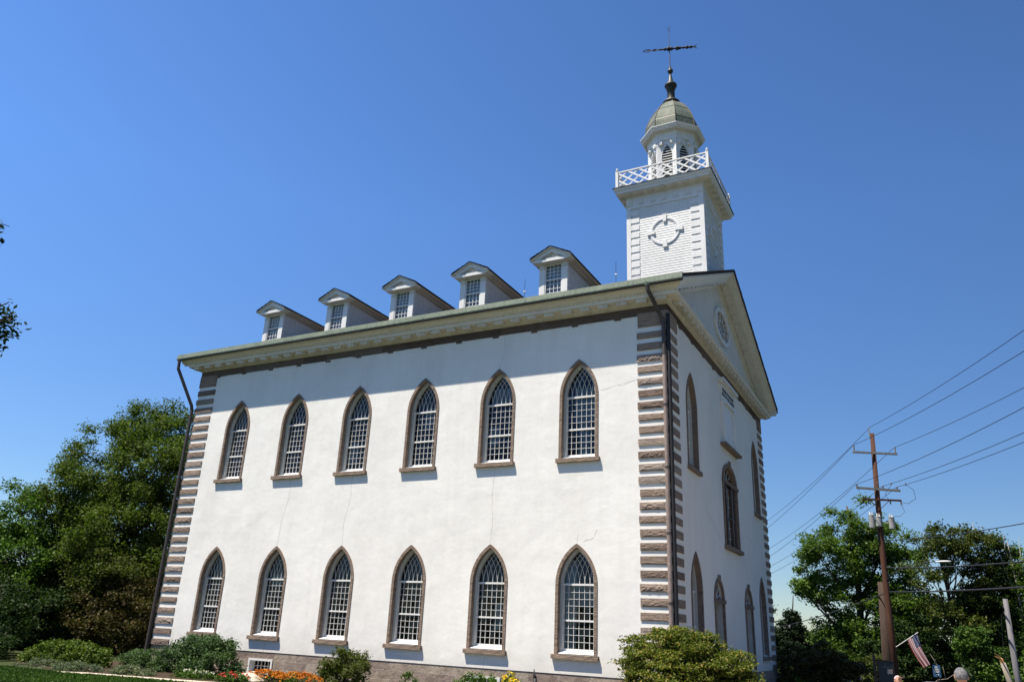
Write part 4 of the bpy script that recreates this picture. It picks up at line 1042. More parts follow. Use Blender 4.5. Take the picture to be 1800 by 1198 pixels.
shrub('perennial_clump', (-9.2, -1.3, -.4), (.35, .3, .5), 'small green plant between the round dark shrub and the second basement window', G['vine'], 26, (.12, .2), 900, .06)
# stone at the bed edge
m = MB(); st_ = thing('garden_stone', (-14.6, -3.4, -.55), 'pale rounded garden stone beside the orange marigolds', 'stone')
bm = bmesh.new(); bmesh.ops.create_icosphere(bm, subdivisions=4, radius=1)
for v in bm.verts:
    n_ = 1+.1*sin(v.co.x*4+1)*cos(v.co.y*5)+.05*sin(v.co.z*9); v.co = Vector((v.co.x*.62*n_-14.6, v.co.y*.4*n_-3.4, v.co.z*.27*n_-.52))
me = bpy.data.meshes.new('stone_body'); bm.to_mesh(me); bm.free(); me.shade_smooth(); me.materials.append(m_noise('pale_stone', (.40, .35, .27), (.60, .54, .44), 3, .9, .5, .03))
so = bpy.data.objects.new('stone_body', me); C.objects.link(so); attach(so, st_)
# dark garden bollard standing against the foundation
t = thing('pipe_stub', (-4.68, -.5, -.55), 'black tapered vent pipe standing against the stone foundation', 'vent pipe')
m = MB(); m.tube([(-4.66, -.5, -.55), (-4.67, -.5, .15)], [.075, .07], 10); m.tube([(-4.67, -.5, .15), (-4.70, -.5, .24), (-4.72, -.5, .42)], [.07, .04, .014], 8)
m.build('pipe_body', M['iron'], t, True)
# golden-tipped shrub at the near corner
t = shrub('shrub', (.85, -1.9, .35), (1.95, 1.3, 1.38), 'large green shrub with golden tips covering the near corner of the church', G['gold'], 460, (.22, .40), 700, .072, .34, inner=.12, stems=20,
      extra=[((-.1, -1.9, .9), (1.0, .9, .95)), ((1.85, -1.6, .45), (1.0, .9, 1.0)), ((.9, -1.9, 1.1), (.9, .9, .8))])

SPR = [((-12.98, -16.33, 10.80), .36), ((-12.86, -16.25, 10.42), .24), ((-13.2, -15.48, 8.78), .40), ((-13.05, -15.33, 8.42), .50), ((-13.15, -15.38, 8.05), .42), ((-13.32, -15.3, 7.70), .22)]
# near tree at the left, mostly out of the frame
tree('broadleaf_tree', (-15.6, -22.0, -.55), 12.5,
     [((-15.3, -21.6, 9.5), (4.4, 4.4, 3.8)), ((-14.2, -20.5, 7.6), (3.6, 3.2, 1.6))],
     'near tree whose dark leaf sprigs poke in at the left edge of the picture', 'tree', G['dark'], .35, 240, (.5, .95), 260, .12, .6, 26, seed=9, sprigs=SPR)

# right side ------------------------------------------------
def T2(*a, **k): return tree(*a, **k)
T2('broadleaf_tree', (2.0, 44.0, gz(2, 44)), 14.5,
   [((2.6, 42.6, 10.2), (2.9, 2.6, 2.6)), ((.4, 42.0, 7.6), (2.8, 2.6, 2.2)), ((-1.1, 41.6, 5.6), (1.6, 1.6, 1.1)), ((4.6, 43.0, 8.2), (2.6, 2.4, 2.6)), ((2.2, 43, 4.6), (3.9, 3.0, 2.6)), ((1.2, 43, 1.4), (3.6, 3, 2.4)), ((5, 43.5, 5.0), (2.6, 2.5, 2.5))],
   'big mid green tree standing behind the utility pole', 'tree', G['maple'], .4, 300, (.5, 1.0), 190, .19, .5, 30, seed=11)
T2('broadleaf_tree', (8.2, 36.5, gz(8, 36)), 11.0,
   [((8.2, 34.6, 8.3), (1.9, 1.8, .9)), ((10.2, 35.2, 8.5), (1.6, 1.6, .9)), ((7.1, 34.8, 6.3), (1.4, 1.5, .9)), ((8.4, 35.0, 4.0), (2.4, 1.6, 1.8)), ((9.6, 35.6, 6.4), (1.6, 1.6, 1.6))],
   'open crowned tree with pale flower tips right of the utility pole', 'tree', G['olive'], .22, 130, (.4, .8), 170, .17, .45, 24, seed=12)
T2('vine_covered_tree', (10.9, 36.5, gz(11, 36)), 9.5,
   [((10.6, 35.8, 5.5), (.9, .9, 2.6)), ((11.6, 36.2, 6.6), (.9, .9, 1.8)), ((9.9, 35.5, 3.3), (1.3, 1, 2.2)), ((11.2, 35.8, 2.4), (2.2, 1.2, 2.2))],
   'dark tree wrapped in hanging vines behind the street lamp', 'tree', G['dark'], .28, 150, (.35, .75), 260, .16, .9, 16, seed=13)
T2('broadleaf_tree', (14.8, 38.0, gz(14, 38)), 10.5,
   [((13.6, 36.6, 6.4), (2.4, 2.0, 1.9)), ((16.2, 37.6, 6.8), (2.6, 2.2, 2.0)), ((13.4, 36.4, 3.6), (2.8, 2.0, 2.4)), ((16.5, 38.0, 3.5), (3, 2, 2.5))],
   'dense green tree filling the right edge of the picture', 'tree', G['maple'], .3, 220, (.45, .9), 190, .17, .5, 20, seed=14)
T2('conifer_tree', (-4.3, 52.0, gz(-4, 52)), 8.0,
   [((-4.3, 52, 1.2), (1.7, 1.7, 1.6)), ((-4.3, 52, 2.6), (1.2, 1.2, 1.2)), ((-4.35, 52, 3.8), (.55, .55, .8))],
   'dark pointed conifer between the church and the big tree', 'tree', G['conifer'], .2, 130, (.35, .6), 260, .18, .5, 12, seed=15)
T2('broadleaf_tree', (-1.0, 53.0, gz(-1, 53)), 6.0,
   [((-1.2, 53, 1.4), (2.6, 1.8, 1.8)), ((-6.5, 52, 2.0), (1.6, 1.8, 2.6)), ((2.2, 53, .8), (2.6, 1.8, 1.8))],
   'dark low tree crown right of the pointed conifer', 'tree', G['dark'], .2, 110, (.4, .7), 220, .18, .6, 12, seed=16)
shrub('shrub', (1.6, 18.6, .1), (2.3, 1.6, 1.55), 'large bronze green shrub beyond the front corner of the church', G['brownish'], 190, (.3, .5), 420, .10, .5, inner=.15, stems=14, extra=[((2.9, 18.4, .0), (1.3, 1.2, 1.1)), ((1.6, 17.4, .5), (1.1, .9, .9))])
shrub('shrub', (1.2, 15.0, -.45), (.7, .6, .5), 'small yellow green shrub at the far foot of the front wall', G['fern'], 40, (.14, .26), 900, .07)
shrub('vine_thicket', (9.3, 22.4, .2), (1.25, 1.1, 2.3), 'bright green vine covered thicket behind the grey haired person', G['vine'], 170, (.3, .5), 420, .12, .6, inner=.1, cat='vine thicket', extra=[((9.9, 22.4, -.4), (1.2, 1.1, 1.6)), ((8.9, 22.4, 2.0), (.9, .9, .7))])
shrub('vine_thicket', (13.2, 27.5, -.3), (2.4, 1.4, 2.6), 'darker vine thicket behind the grey pole', G['maple'], 170, (.35, .6), 330, .14, .6, inner=.1, cat='vine thicket')
shrub('shrub', (5.4, 36.5, .4), (3.0, 1.5, 2.6), 'dark shrubs under the trees behind the flag', G['dark'], 170, (.4, .7), 300, .16, .7, inner=.15)
shrub('shrub', (3.6, 30.0, -.4), (1.3, 1.0, 1.4), 'green shrub behind the dark information sign', G['olive'], 80, (.3, .5), 380, .12, .7)
# far-off woods, one mass
cl = []
for i in range(900):
    a = rng.uniform(0, 1)
    if i % 3 == 0: x = rng.uniform(-75, -38); y = rng.uniform(12, 26); top = 6.5-(abs(x+46)*.10)
    elif i % 3 == 1: x = rng.uniform(4, 45); y = rng.uniform(46, 62); top = 5.5+.06*(x-4)
    else: x = rng.uniform(-30, 8); y = rng.uniform(64, 78); top = 1.0
    z = gz(x, y)+rng.uniform(0, 1)*(top-gz(x, y)); cl.append((np.array([x, y, z]), rng.uniform(.9, 1.9)))
o = leaf_mesh('distant_woods', cluster_pts(cl, 60, .7), .38, G['dark']); tag(o, 'dark belt of woods beyond the churchyard', 'woods', kind='stuff')

# dead trees and snags
def dead(base, pts_list, label, name='dead_tree'):
    t = thing(name, base, label, 'dead tree'); m = MB()
    for pts, r in pts_list: m.tube([Vector(base)+Vector(p) for p in pts], [r*(1-.85*i/(len(pts)-1)) for i in range(len(pts))], 6)
    m.build('branch', M['deadwood'], t, True); return t
b_ = (12.2, 35.5, gz(12, 35))
dead(b_, [([(0, 0, 0), (.05, 0, 4), (.0, 0, 8), (-.1, 0, 10.6)], .13), ([(0, 0, 7), (-.5, .1, 8.6), (-.7, .1, 10.2)], .05), ([(0, 0, 8), (.5, 0, 9.2), (.55, 0, 10.8)], .05), ([(0, 0, 9), (-.3, 0, 10), (-.25, 0, 11.2)], .03), ([(.5, 0, 9.1), (.9, 0, 9.9), (.95, 0, 10.6)], .03)],
     'bare grey dead tree with thin forked branches above the right hand trees')
b_ = (10.3, 36.0, gz(10, 36))
dead(b_, [([(0, 0, 0), (0, 0, 5), (.1, 0, 9.4), (0, 0, 11.9)], .11), ([(0, 0, 8.5), (-.5, 0, 9.8), (-.9, 0, 11.2), (-1.1, 0, 11.9)], .045), ([(0, 0, 9.0), (.4, 0, 10.6), (.5, 0, 11.7)], .04)],
     'thin bare dead stem standing above the open crowned tree')
b_ = (7.6, 26.0, gz(7.6, 26))
dead(b_, [([(-1.2, .8, 0), (-1.0, .6, 1.2), (-.6, .3, 1.75), (-.1, 0, 1.85), (.3, 0, 2.15), (.75, 0, 2.2), (1.05, 0, 2.5)], .028), ([(-.45, .2, 1.78), (-.5, 0, 2.5), (-.8, 0, 3.1)], .028), ([(-.2, 0, 1.85), (-.25, 0, 2.5)], .02)],
     'bare crooked branch sticking out beside the flag', 'dead_branch')
t = thing('tree_stump', (9.95, 14.9, gz(10, 15)), 'tall broken stump with splintered orange wood left of the grey pole', 'stump')
m = MB(); bz_ = gz(10, 15); m.tube([(9.95, 14.9, bz_), (9.78, 14.9, .4), (9.62, 14.85, 1.2)], [.13, .11, .10], 10); m.build('trunk', M['deadwood'], t, True)
m = MB()
for k in range(9):
    a = k*.7; m.tube([(9.62+.05*cos(a), 14.85+.05*sin(a), 1.15), (9.58+.06*cos(a), 14.85+.06*sin(a), 1.32+.02*(k % 3)), (9.5+.05*cos(a)-.02*k*(k % 2), 14.85, 1.40+.06*(k % 4))], [.03, .02, .003], 5)
m.build('splinter', m_noise('split_wood', (.40, .20, .07), (.62, .36, .15), 8), t)

# ------------------------------------------------------------------ poles and wires
P = Vector((5.15, 22.0, 0)); u_ = Vector((.92, .39, 0)).normalized()
def pa(s, z): return P+u_*s+Vector((0, 0, z))
t = thing('utility_pole', (P.x, P.y, gz(P.x, P.y)), 'tall reddish brown utility pole with three crossarms and transformer cans', 'utility pole')
m = MB(); b0z = gz(P.x, P.y)-.3; m.tube([pa(0, b0z), pa(.02, 3), pa(.1, 8), pa(.26, 13.0)], [.18, .165, .145, .115], 14)
m.build('pole_shaft', M['pole'], t, True)
off = Vector((u_.y, -u_.x, 0))*-.0
m = MB(); fo = Vector((.36, -.93, 0))*.17
m.bar(pa(-.98, 11.86)+fo, pa(1.45, 11.80)+fo, .09, .11); m.build('crossarm', M['galv'], t)
m = MB(); m.bar(pa(-1.0, 9.84)+fo, pa(1.36, 9.74)+fo, .09, .12); m.build('crossarm', M['galv'], t)
m = MB(); m.bar(pa(-.74, 9.22)+fo, pa(1.34, 9.20)+fo, .09, .10)
m.bar(pa(-.4, 9.18)+fo*1.1, pa(.1, 8.75)+fo*1.1, .03); m.bar(pa(.7, 9.18)+fo*1.1, pa(.22, 8.75)+fo*1.1, .03)
m.build('crossarm', M['pole'], t)
m = MB(); m.bar(pa(.12, 12.75), pa(.12, 13.35), .06); m.build('pole_top_bracket', M['galv'], t)
def insul(p, h=.36, r=.05, nm='insulator'):
    m = MB(); pr = [(r*.5, 0)]
    for k in range(5): pr += [(r, h*(k+.2)/5), (r*.55, h*(k+.8)/5)]
    pr.append((r*.5, h)); m.lathe(pr, tuple(p), 8); m.build(nm, M['porcelain'], t)
for s_, z in ((-.88, 11.9), (1.36, 11.85)): insul(pa(s_, z)+fo)
for s_, z in ((-.95, 9.9), (.45, 9.84), (1.2, 9.8)): insul(pa(s_, z)+fo, .16)
for k, (s_, z, dd) in enumerate(((-.1+.0, 9.98, 1.0), (.62, 9.95, 1.0), (1.30, 9.92, 1.2))): insul(pa(s_, z)+Vector((.36, -.93, 0))*dd-Vector((0, 0, .07)), .14, .04)
insul(pa(1.32, 8.95)+fo, .22, .05); insul(pa(.75, 8.98)+fo, .2, .05)
for (s_, fr_, z, h, r) in ((-.36, .25, 7.66, .68, .15), (-.05, .55, 7.72, .52, .15), (.70, .2, 7.64, .62, .15)):
    p = pa(s_, z)+Vector((.36, -.93, 0))*fr_*.6
    m = MB(); m.lathe([(r*.9, 0), (r, .03), (r, h-.03), (r*1.07, h-.02), (r*1.07, h+.01), (r*.6, h+.04), (.0, h+.05)], tuple(p), 14)
    m.bar(p+Vector((0, 0, h*.6)), pa(.1, z+h*.6), .06)
    c_ = m.build('transformer', M['can'], t)
    m = MB(); m.lathe([(.03, 0), (.045, .03), (.025, .06), (.045, .09), (.025, .12), (.03, .18)], (p.x-.06, p.y, p.z+h+.03), 8); m.lathe([(.03, 0), (.045, .03), (.025, .06), (.03, .14)], (p.x+.06, p.y, p.z+h+.03), 8); m.build('bushing', M['white'], c_)
# jumper loops
m = MB()
e0 = pa(1.30, 9.9)+Vector((.36, -.93, 0))*1.2
m.tube([e0, e0+Vector((.35, .0, -.3)), e0+Vector((.40, .1, -.75)), e0+Vector((.0, .5, -.95)), pa(1.32, 9.1)+fo], .012, 5)
e1 = pa(-.9, 9.75)+fo; m.tube([e1, e1+Vector((.1, 0, -.3)), e1+Vector((.5, .1, -.6)), pa(-.3, 9.2)+fo], .01, 5)
m.tube([pa(.62, 9.9)+Vector((.36, -.93, 0))*.9, pa(.5, 9.5)+fo, pa(.75, 9.15)+fo], .01, 5)
m.tube([pa(1.32, 8.95)+fo, pa(1.45, 8.6)+fo, pa(1.2, 8.35)+fo, pa(.75, 8.3)+fo], .011, 5)
m.build('jumper_cable', M['wire'], t)

def wire(start, d, T_, slope, sag, r, label, end=None):
    d = Vector((d[0], d[1], 0)).normalized(); pts = []
    for i in range(33):
        k = T_*i/32; p = start+d*k; p.z = start.z+slope*k-4*sag*(k/T_)*(1-k/T_); pts.append(p)
    m = MB(); m.tube(pts, r, 5, cap=True)
    o = m.build('power_line' if r < .02 else 'telecom_cable', M['wire'], None, True); tag(o, label, 'overhead wire', 'wires strung from the utility pole'); return o
dn = (.36, -.933); df = (-.405, .914)
A = dict(pin=(.2, 13.37), a1L=(-.88, 12.27), a1R=(1.36, 12.2), a2L=(-.95, 10.05), a2M=(.45, 9.98), a2R=(1.2, 9.95))
near = dict(pin=(.0075, 'topmost wire running from the pole top to the right edge'), a1L=(-.010, 'wire running right from the left end of the upper crossarm'), a1R=(-.0035, 'wire running right from the right end of the upper crossarm'), a2L=(.011, 'wire running right from the left end of the middle crossarm'), a2M=(.0065, 'wire running right from beside the pole on the middle crossarm'), a2R=(.008, 'wire running right from the right end of the middle crossarm'))
far = dict(pin=(-.0375, 'topmost wire running left from the pole top towards the church'), a1L=(-.051, 'wire running left from the left end of the upper crossarm'), a1R=(-.054, 'wire running left from the right end of the upper crossarm'), a2L=(-.0545, 'wire running left from the left end of the middle crossarm'), a2M=(-.0475, 'wire running left from beside the pole on the middle crossarm'), a2R=(-.054, 'wire running left from the right end of the middle crossarm'))
for k, (s_, z) in A.items():
    wire(pa(s_, z)+fo*.5, dn, 45, near[k][0], .9, .013, near[k][1]); wire(pa(s_, z)+fo*.5, df, 55, far[k][0], 1.2, .013, far[k][1])
wire(pa(.1, 7.0), dn, 45, -.012, .9, .018, 'single cable running right below the transformer cans')
wire(pa(.1, 5.6), dn, 45, -.012, .8, .03, 'thick cable running right above the street lamp')
wire(pa(.1, 4.35), dn, 45, -.004, .5, .036, 'lowest thick cable running right past the trees')
wire(pa(.1, 4.35), df, 55, -.035, .9, .03, 'lowest thick cable running left between tree and church')

# older, shorter pole behind
t = thing('old_pole', (4.55, 23.6, gz(4.6, 23.6)), 'shorter weathered brown pole stub standing close behind the utility pole', 'pole')
m = MB(); m.tube([(4.70, 23.6, gz(4.6, 23.6)-.2), (4.72, 23.6, 1), (4.92, 23.4, 4.95)], [.24, .23, .20], 14); m.build('pole_shaft', M['oldpole'], t, True)
t = thing('grey_pole', (9.95, 12.4, gz(9.95, 12.4)), 'slim weathered grey pole near the right edge of the picture', 'pole')
m = MB(); m.tube([(9.90, 12.3, gz(9.95, 12.4)-.2), (9.89, 12.3, 1), (9.92, 12.25, 3.62)], [.115, .108, .085], 12); m.build('pole_shaft', M['greypole'], t, True)
m = MB(); m.tube([(9.70, 12.3, 3.0), (9.62, 12.35, 2.2), (9.58, 12.4, 1.55), (9.7, 12.4, 1.3)], .008, 5); m.lathe([(.03, 0), (.03, .03)], (9.8, 12.2, 3.3), 8); m.tube([(9.82, 12.25, 3.1), (9.70, 12.3, 3.0)], .008, 5); m.build('hanging_cord', M['wire'], t)
# street lamp on its arm
t = thing('street_lamp', (5.28, 21.9, 5.0), 'white cobra head street lamp on a long arm from the utility pole', 'street lamp')
m = MB(); m.tube([(5.22, 21.9, 4.9), (5.7, 21.75, 5.35), (6.5, 21.5, 5.68), (7.35, 21.2, 5.82), (7.75, 21.07, 5.84)], .024, 8); m.build('arm', M['wire'], t, True)
m = MB(); hp = Vector((7.7, 21.08, 5.80)); hd = Vector((.94, -.33, 0)).normalized(); hr = Vector((.33, .94, 0))
secs = [(0, .05, .05), (.12, .09, .09), (.35, .15, .11), (.6, .14, .09), (.72, .06, .05)]
vs = []; fs = []; nn = 10
for k, (tt, wd, hh) in enumerate(secs):
    for i in range(nn): a = 2*pi*i/nn; vs.append(hp+hd*tt+hr*(wd*cos(a))+Vector((0, 0, hh*.5*sin(a)+.03)))
for k in range(len(secs)-1):
    for i in range(nn): fs.append((k*nn+i, k*nn+(i+1) % nn, (k+1)*nn+(i+1) % nn, (k+1)*nn+i))
fs += [tuple(range(nn)), tuple((len(secs)-1)*nn+i for i in range(nn))]
m.add(vs, fs); m.build('lamp_head', m_paint('lamp_white', (.75, .76, .75), .05), t, True)
m = MB(); m.lathe([(.02, -.07), (.09, -.05), (.11, 0)], tuple(hp+hd*.38+Vector((0, 0, .0))), 10); m.build('lens', M['glass'], t)

# flag on an angled stick fixed to the utility pole
t = thing('flag', (5.3, 21.85, 1.65), 'american flag hanging from a slanted stick on the utility pole', 'flag')
fa = Vector((5.32, 21.9, 1.62)); fb = Vector((6.42, 21.6, 2.36))
m = MB(); m.tube([fa, fb], .018, 8); m.lathe([(0, -.03), (.03, 0), (0, .03)], tuple(fb), 8, cap=False); m.build('flagstaff', M['white'], t)
def fpt(a, b, w_=0):   # a 0..1 along hoist (0 = outer end), b 0..1 down the fly
    top_ = fb.lerp(fa, .02+.46*a)
    hang = Vector((.56, -.1, -1.38))*b + Vector((-.08*sin(b*3), 0, 0))
    side = Vector((.0, 1, 0))*(.05*sin(a*14+b*2)*(.3+b)+w_)
    squeeze = (fb-fa).normalized()*(-(.30)*(a-.5)*b*-1)
    return top_+hang*(1-.12*a)+side+squeeze+Vector((0, 0, -.18*a*b))
m = MB(); nh, nf_ = 26, 30
for j in range(nf_+1):
    for i in range(nh+1): m.v.append(tuple(fpt(i/nh, j/nf_)))
for j in range(nf_):
    for i in range(nh):
        m.f.append((j*(nh+1)+i, j*(nh+1)+i+1, (j+1)*(nh+1)+i+1, (j+1)*(nh+1)+i))
        m.mi.append(2 if (i < 14 and j < 12) else (i//2) % 2)
fl = m.build('flag_cloth', [m_paint('flag_red', (.26, .03, .04), .05), m_paint('flag_white', (.48, .45, .46), .05), m_paint('flag_blue', (.025, .035, .12), .05)], t, recalc=False)
m = MB()
for r_ in range(9):
    for c_ in range(6 if r_ % 2 == 0 else 5):
        a = (r_+.6)/9.6*.52; b = (c_+(.5 if r_ % 2 == 0 else 1.0))/6*.39+.005
        for s_ in (-1, 1):
            vs = []
            for q in range(10):
                rr = .018 if q % 2 == 0 else .008; an = q*pi/5
                vs.append(fpt(a+rr*1.4*cos(an), b+rr*sin(an)*.7, s_*.004))
            m.add([fpt(a, b, s_*.004)]+vs, [(0, 1+q, 1+(q+1) % 10) for q in range(10)])
m.build('stars', M['white'], fl, recalc=False)

# signs
t = thing('information_sign', (5.2, 12.1, gz(5.2, 12)), 'dark framed information board with a small picture left of the utility pole', 'sign')
g0 = gz(5.2, 12)
m = MB(); m.box(4.83, 4.93, 11.87, 11.97, g0, 1.28); m.lathe([(.02, 0), (.035, .03), (0, .06)], (4.88, 11.92, 1.28), 8)
m.build('post', m_metal('sign_post_black', (.02, .015, .018), .5), t)
sgm = m_metal('sign_navy', (.012, .022, .035), .5)
ra = Vector((.90, .43, 0)).normalized(); so_ = Vector((4.97, 12.0, 0))
def sp_(a, z, w_=0): return so_+ra*a+Vector((ra.y, -ra.x, 0))*w_+Vector((0, 0, z))
def sbox(m, a0, a1, z0, z1, w0, w1):
    vs = [sp_(a, z, w_) for w_ in (w0, w1) for a, z in ((a0, z0), (a1, z0), (a1, z1), (a0, z1))]
    m.add(vs, [(0, 3, 2, 1), (4, 5, 6, 7), (0, 1, 5, 4), (1, 2, 6, 5), (2, 3, 7, 6), (3, 0, 4, 7)])
m = MB(); sbox(m, .04, .62, -.4, 1.06, 0, .04); m.build('panel', sgm, t)
m = MB(); sbox(m, 0, .66, 1.062, 1.10, -.03, .07); sbox(m, 0, .038, g0, 1.06, -.02, .06); sbox(m, .622, .66, g0, 1.06, -.02, .06); m.build('frame', bpy.data.materials['sign_post_black'], t)
m = MB(); sbox(m, .30, .32, .90, .99, .041, .045); sbox(m, .27, .35, .885, .897, .041, .045); m.build('emblem', m_metal('sign_grey_print', (.12, .14, .15), .5), t)
m = MB()
for k in range(7): sbox(m, .16+k*.045, .195+k*.045, .815, .84, .041, .045)
m.build('heading', bpy.data.materials['sign_grey_print'], t)
m = MB(); sbox(m, .38, .58, .58, .76, .041, .046); m.build('picture', m_noise('sign_picture', (.30, .17, .15), (.45, .42, .38), 5), t)
t = thing('parking_sign', (7.05, 22.9, gz(7, 23)), 'small blue sign with white lettering and arrow below the flag', 'sign')
g1 = gz(7, 23); m = MB(); m.box(7.02, 7.08, 22.93, 22.98, g1, 1.05); m.lathe([(.03, 0), (.04, .03), (0, .07)], (7.05, 22.95, 1.05), 8); m.build('post', bpy.data.materials['sign_post_black'], t)
m = MB(); m.box(6.87, 7.23, 22.90, 22.925, .27, .84); m.build('panel', m_metal('sign_blue', (.03, .09, .20), .4), t)
m = MB()
for z, w_ in ((.76, .05), (.70, .08), (.62, .12), (.55, .12), (.49, .09)): m.box(7.05-w_, 7.05+w_, 22.892, 22.899, z-.012, z+.012)
m.box(7.0, 7.09, 22.892, 22.899, .36, .385); m.prism([(7.085, .33), (7.14, .372), (7.085, .415)], 22.892, 22.899, lambda a, b, c_: (a, c_, b)); m.build('lettering', M['white'], t)

# ------------------------------------------------------------------ cars
def car(loc, rz, col, label, suv=True):
    t = thing('parked_car', loc, label, 'car', 'cars parked below the trees'); T = Matrix.Translation(loc) @ Matrix.Rotation(rz, 4, 'Z')
    cx_h = 1.78 if suv else 1.5
    body = m_metal('car_paint_%d' % len(bpy.data.materials), col, .25); body.node_tree.nodes['Principled BSDF'].inputs['Coat Weight'].default_value = .7
    def hull(name, prof, w0, w1, z_split, mat, par):
        m = MB(T); n = len(prof); vs = []
        for s_ in (-1, 1):
            for x, z in prof:
                wv = w0 if z <= z_split else w0+(w1-w0)*(z-z_split)/(cx_h-z_split); vs.append((x, s_*wv, z))
        fs = [(i, (i+1) % n, n+(i+1) % n, n+i) for i in range(n)]
        tri = tessellate_polygon([[Vector((x, z, 0)) for x, z in prof]])
        for q in tri: fs.append(tuple(q)); fs.append(tuple(n+i for i in reversed(q)))
        m.add(vs, fs); m.T = None; o = m.build(name, mat, par)
        bv = o.modifiers.new('bevel', 'BEVEL'); bv.width = .05; bv.segments = 3; bv.limit_method = 'ANGLE'; return o
    hb = hull('body', [(-2.25, .35), (2.25, .35), (2.3, .7), (2.2, .95), (1.1, 1.08), (-2.2, 1.1), (-2.3, .8)], .9, .9, 3, body, t)
    hull('cabin', [(1.15, 1.05), (.45, cx_h-.06), (.2, cx_h), (-1.9, cx_h), (-2.1, cx_h-.08), (-2.22, 1.08)], .87, .64, 1.05, body, t)
    m = MB(T)
    for s_ in (-1, 1):
        for x0_, x1_ in ((.72, -.15), (-.22, -1.1), (-1.17, -1.95)):
            zt_ = cx_h-.14; wv = lambda z: s_*(.87+(.64-.87)*(z-1.05)/(cx_h-1.05)+.008)
            m.add([(x0_, wv(1.12), 1.12), (x1_, wv(1.12), 1.12), (x1_, wv(zt_), zt_), (x0_-(.35 if x0_ > .5 else 0), wv(zt_), zt_)], [(0, 1, 2, 3)])
    m.add([(1.12, -.74, 1.12), (1.12, .74, 1.12), (.53, .6, cx_h-.12), (.53, -.6, cx_h-.12)], [(0, 1, 2, 3)]); m.add([(-2.23, -.74, 1.14), (-2.23, .74, 1.14), (-2.14, .6, cx_h-.16), (-2.14, -.6, cx_h-.16)], [(0, 3, 2, 1)])
    m.T = None; m.build('window', m_metal('car_glass', (.02, .025, .03), .08) if 'car_glass' not in bpy.data.materials else bpy.data.materials['car_glass'], t, recalc=False)
    for x in (-1.4, 1.4):
        for s_ in (-1, 1):
            m = MB(T); m.tube([(x, s_*.93, .34), (x, s_*.72, .34)], .34, 20); m.T = None; wv_ = m.build('wheel', M['iron'], t)
            m = MB(T); m.tube([(x, s_*.94, .34), (x, s_*.925, .34)], .2, 14); m.T = None; m.build('rim', M['galv'], wv_)
    for s_ in (-1, 1):
        m = MB(T); m.box(2.2, 2.31, s_*.7-.15, s_*.7+.15, .72, .86); m.T = None; m.build('headlight', M['white'], t)
        m = MB(T); m.box(-2.3, -2.2, s_*.78-.08, s_*.78+.08, .8, 1.0); m.T = None; m.build('tail_light', G['red'], t)
    return t
car((2.2, 32.8, gz(2.2, 32.8)+.02), 2.7, (.03, .035, .06), 'dark blue parked car whose roof shows left of the information sign')
car((6.6, 35.0, gz(6.6, 35.0)-.0), 2.9, (.05, .055, .075), 'dark grey parked car whose roof shows below the blue sign')

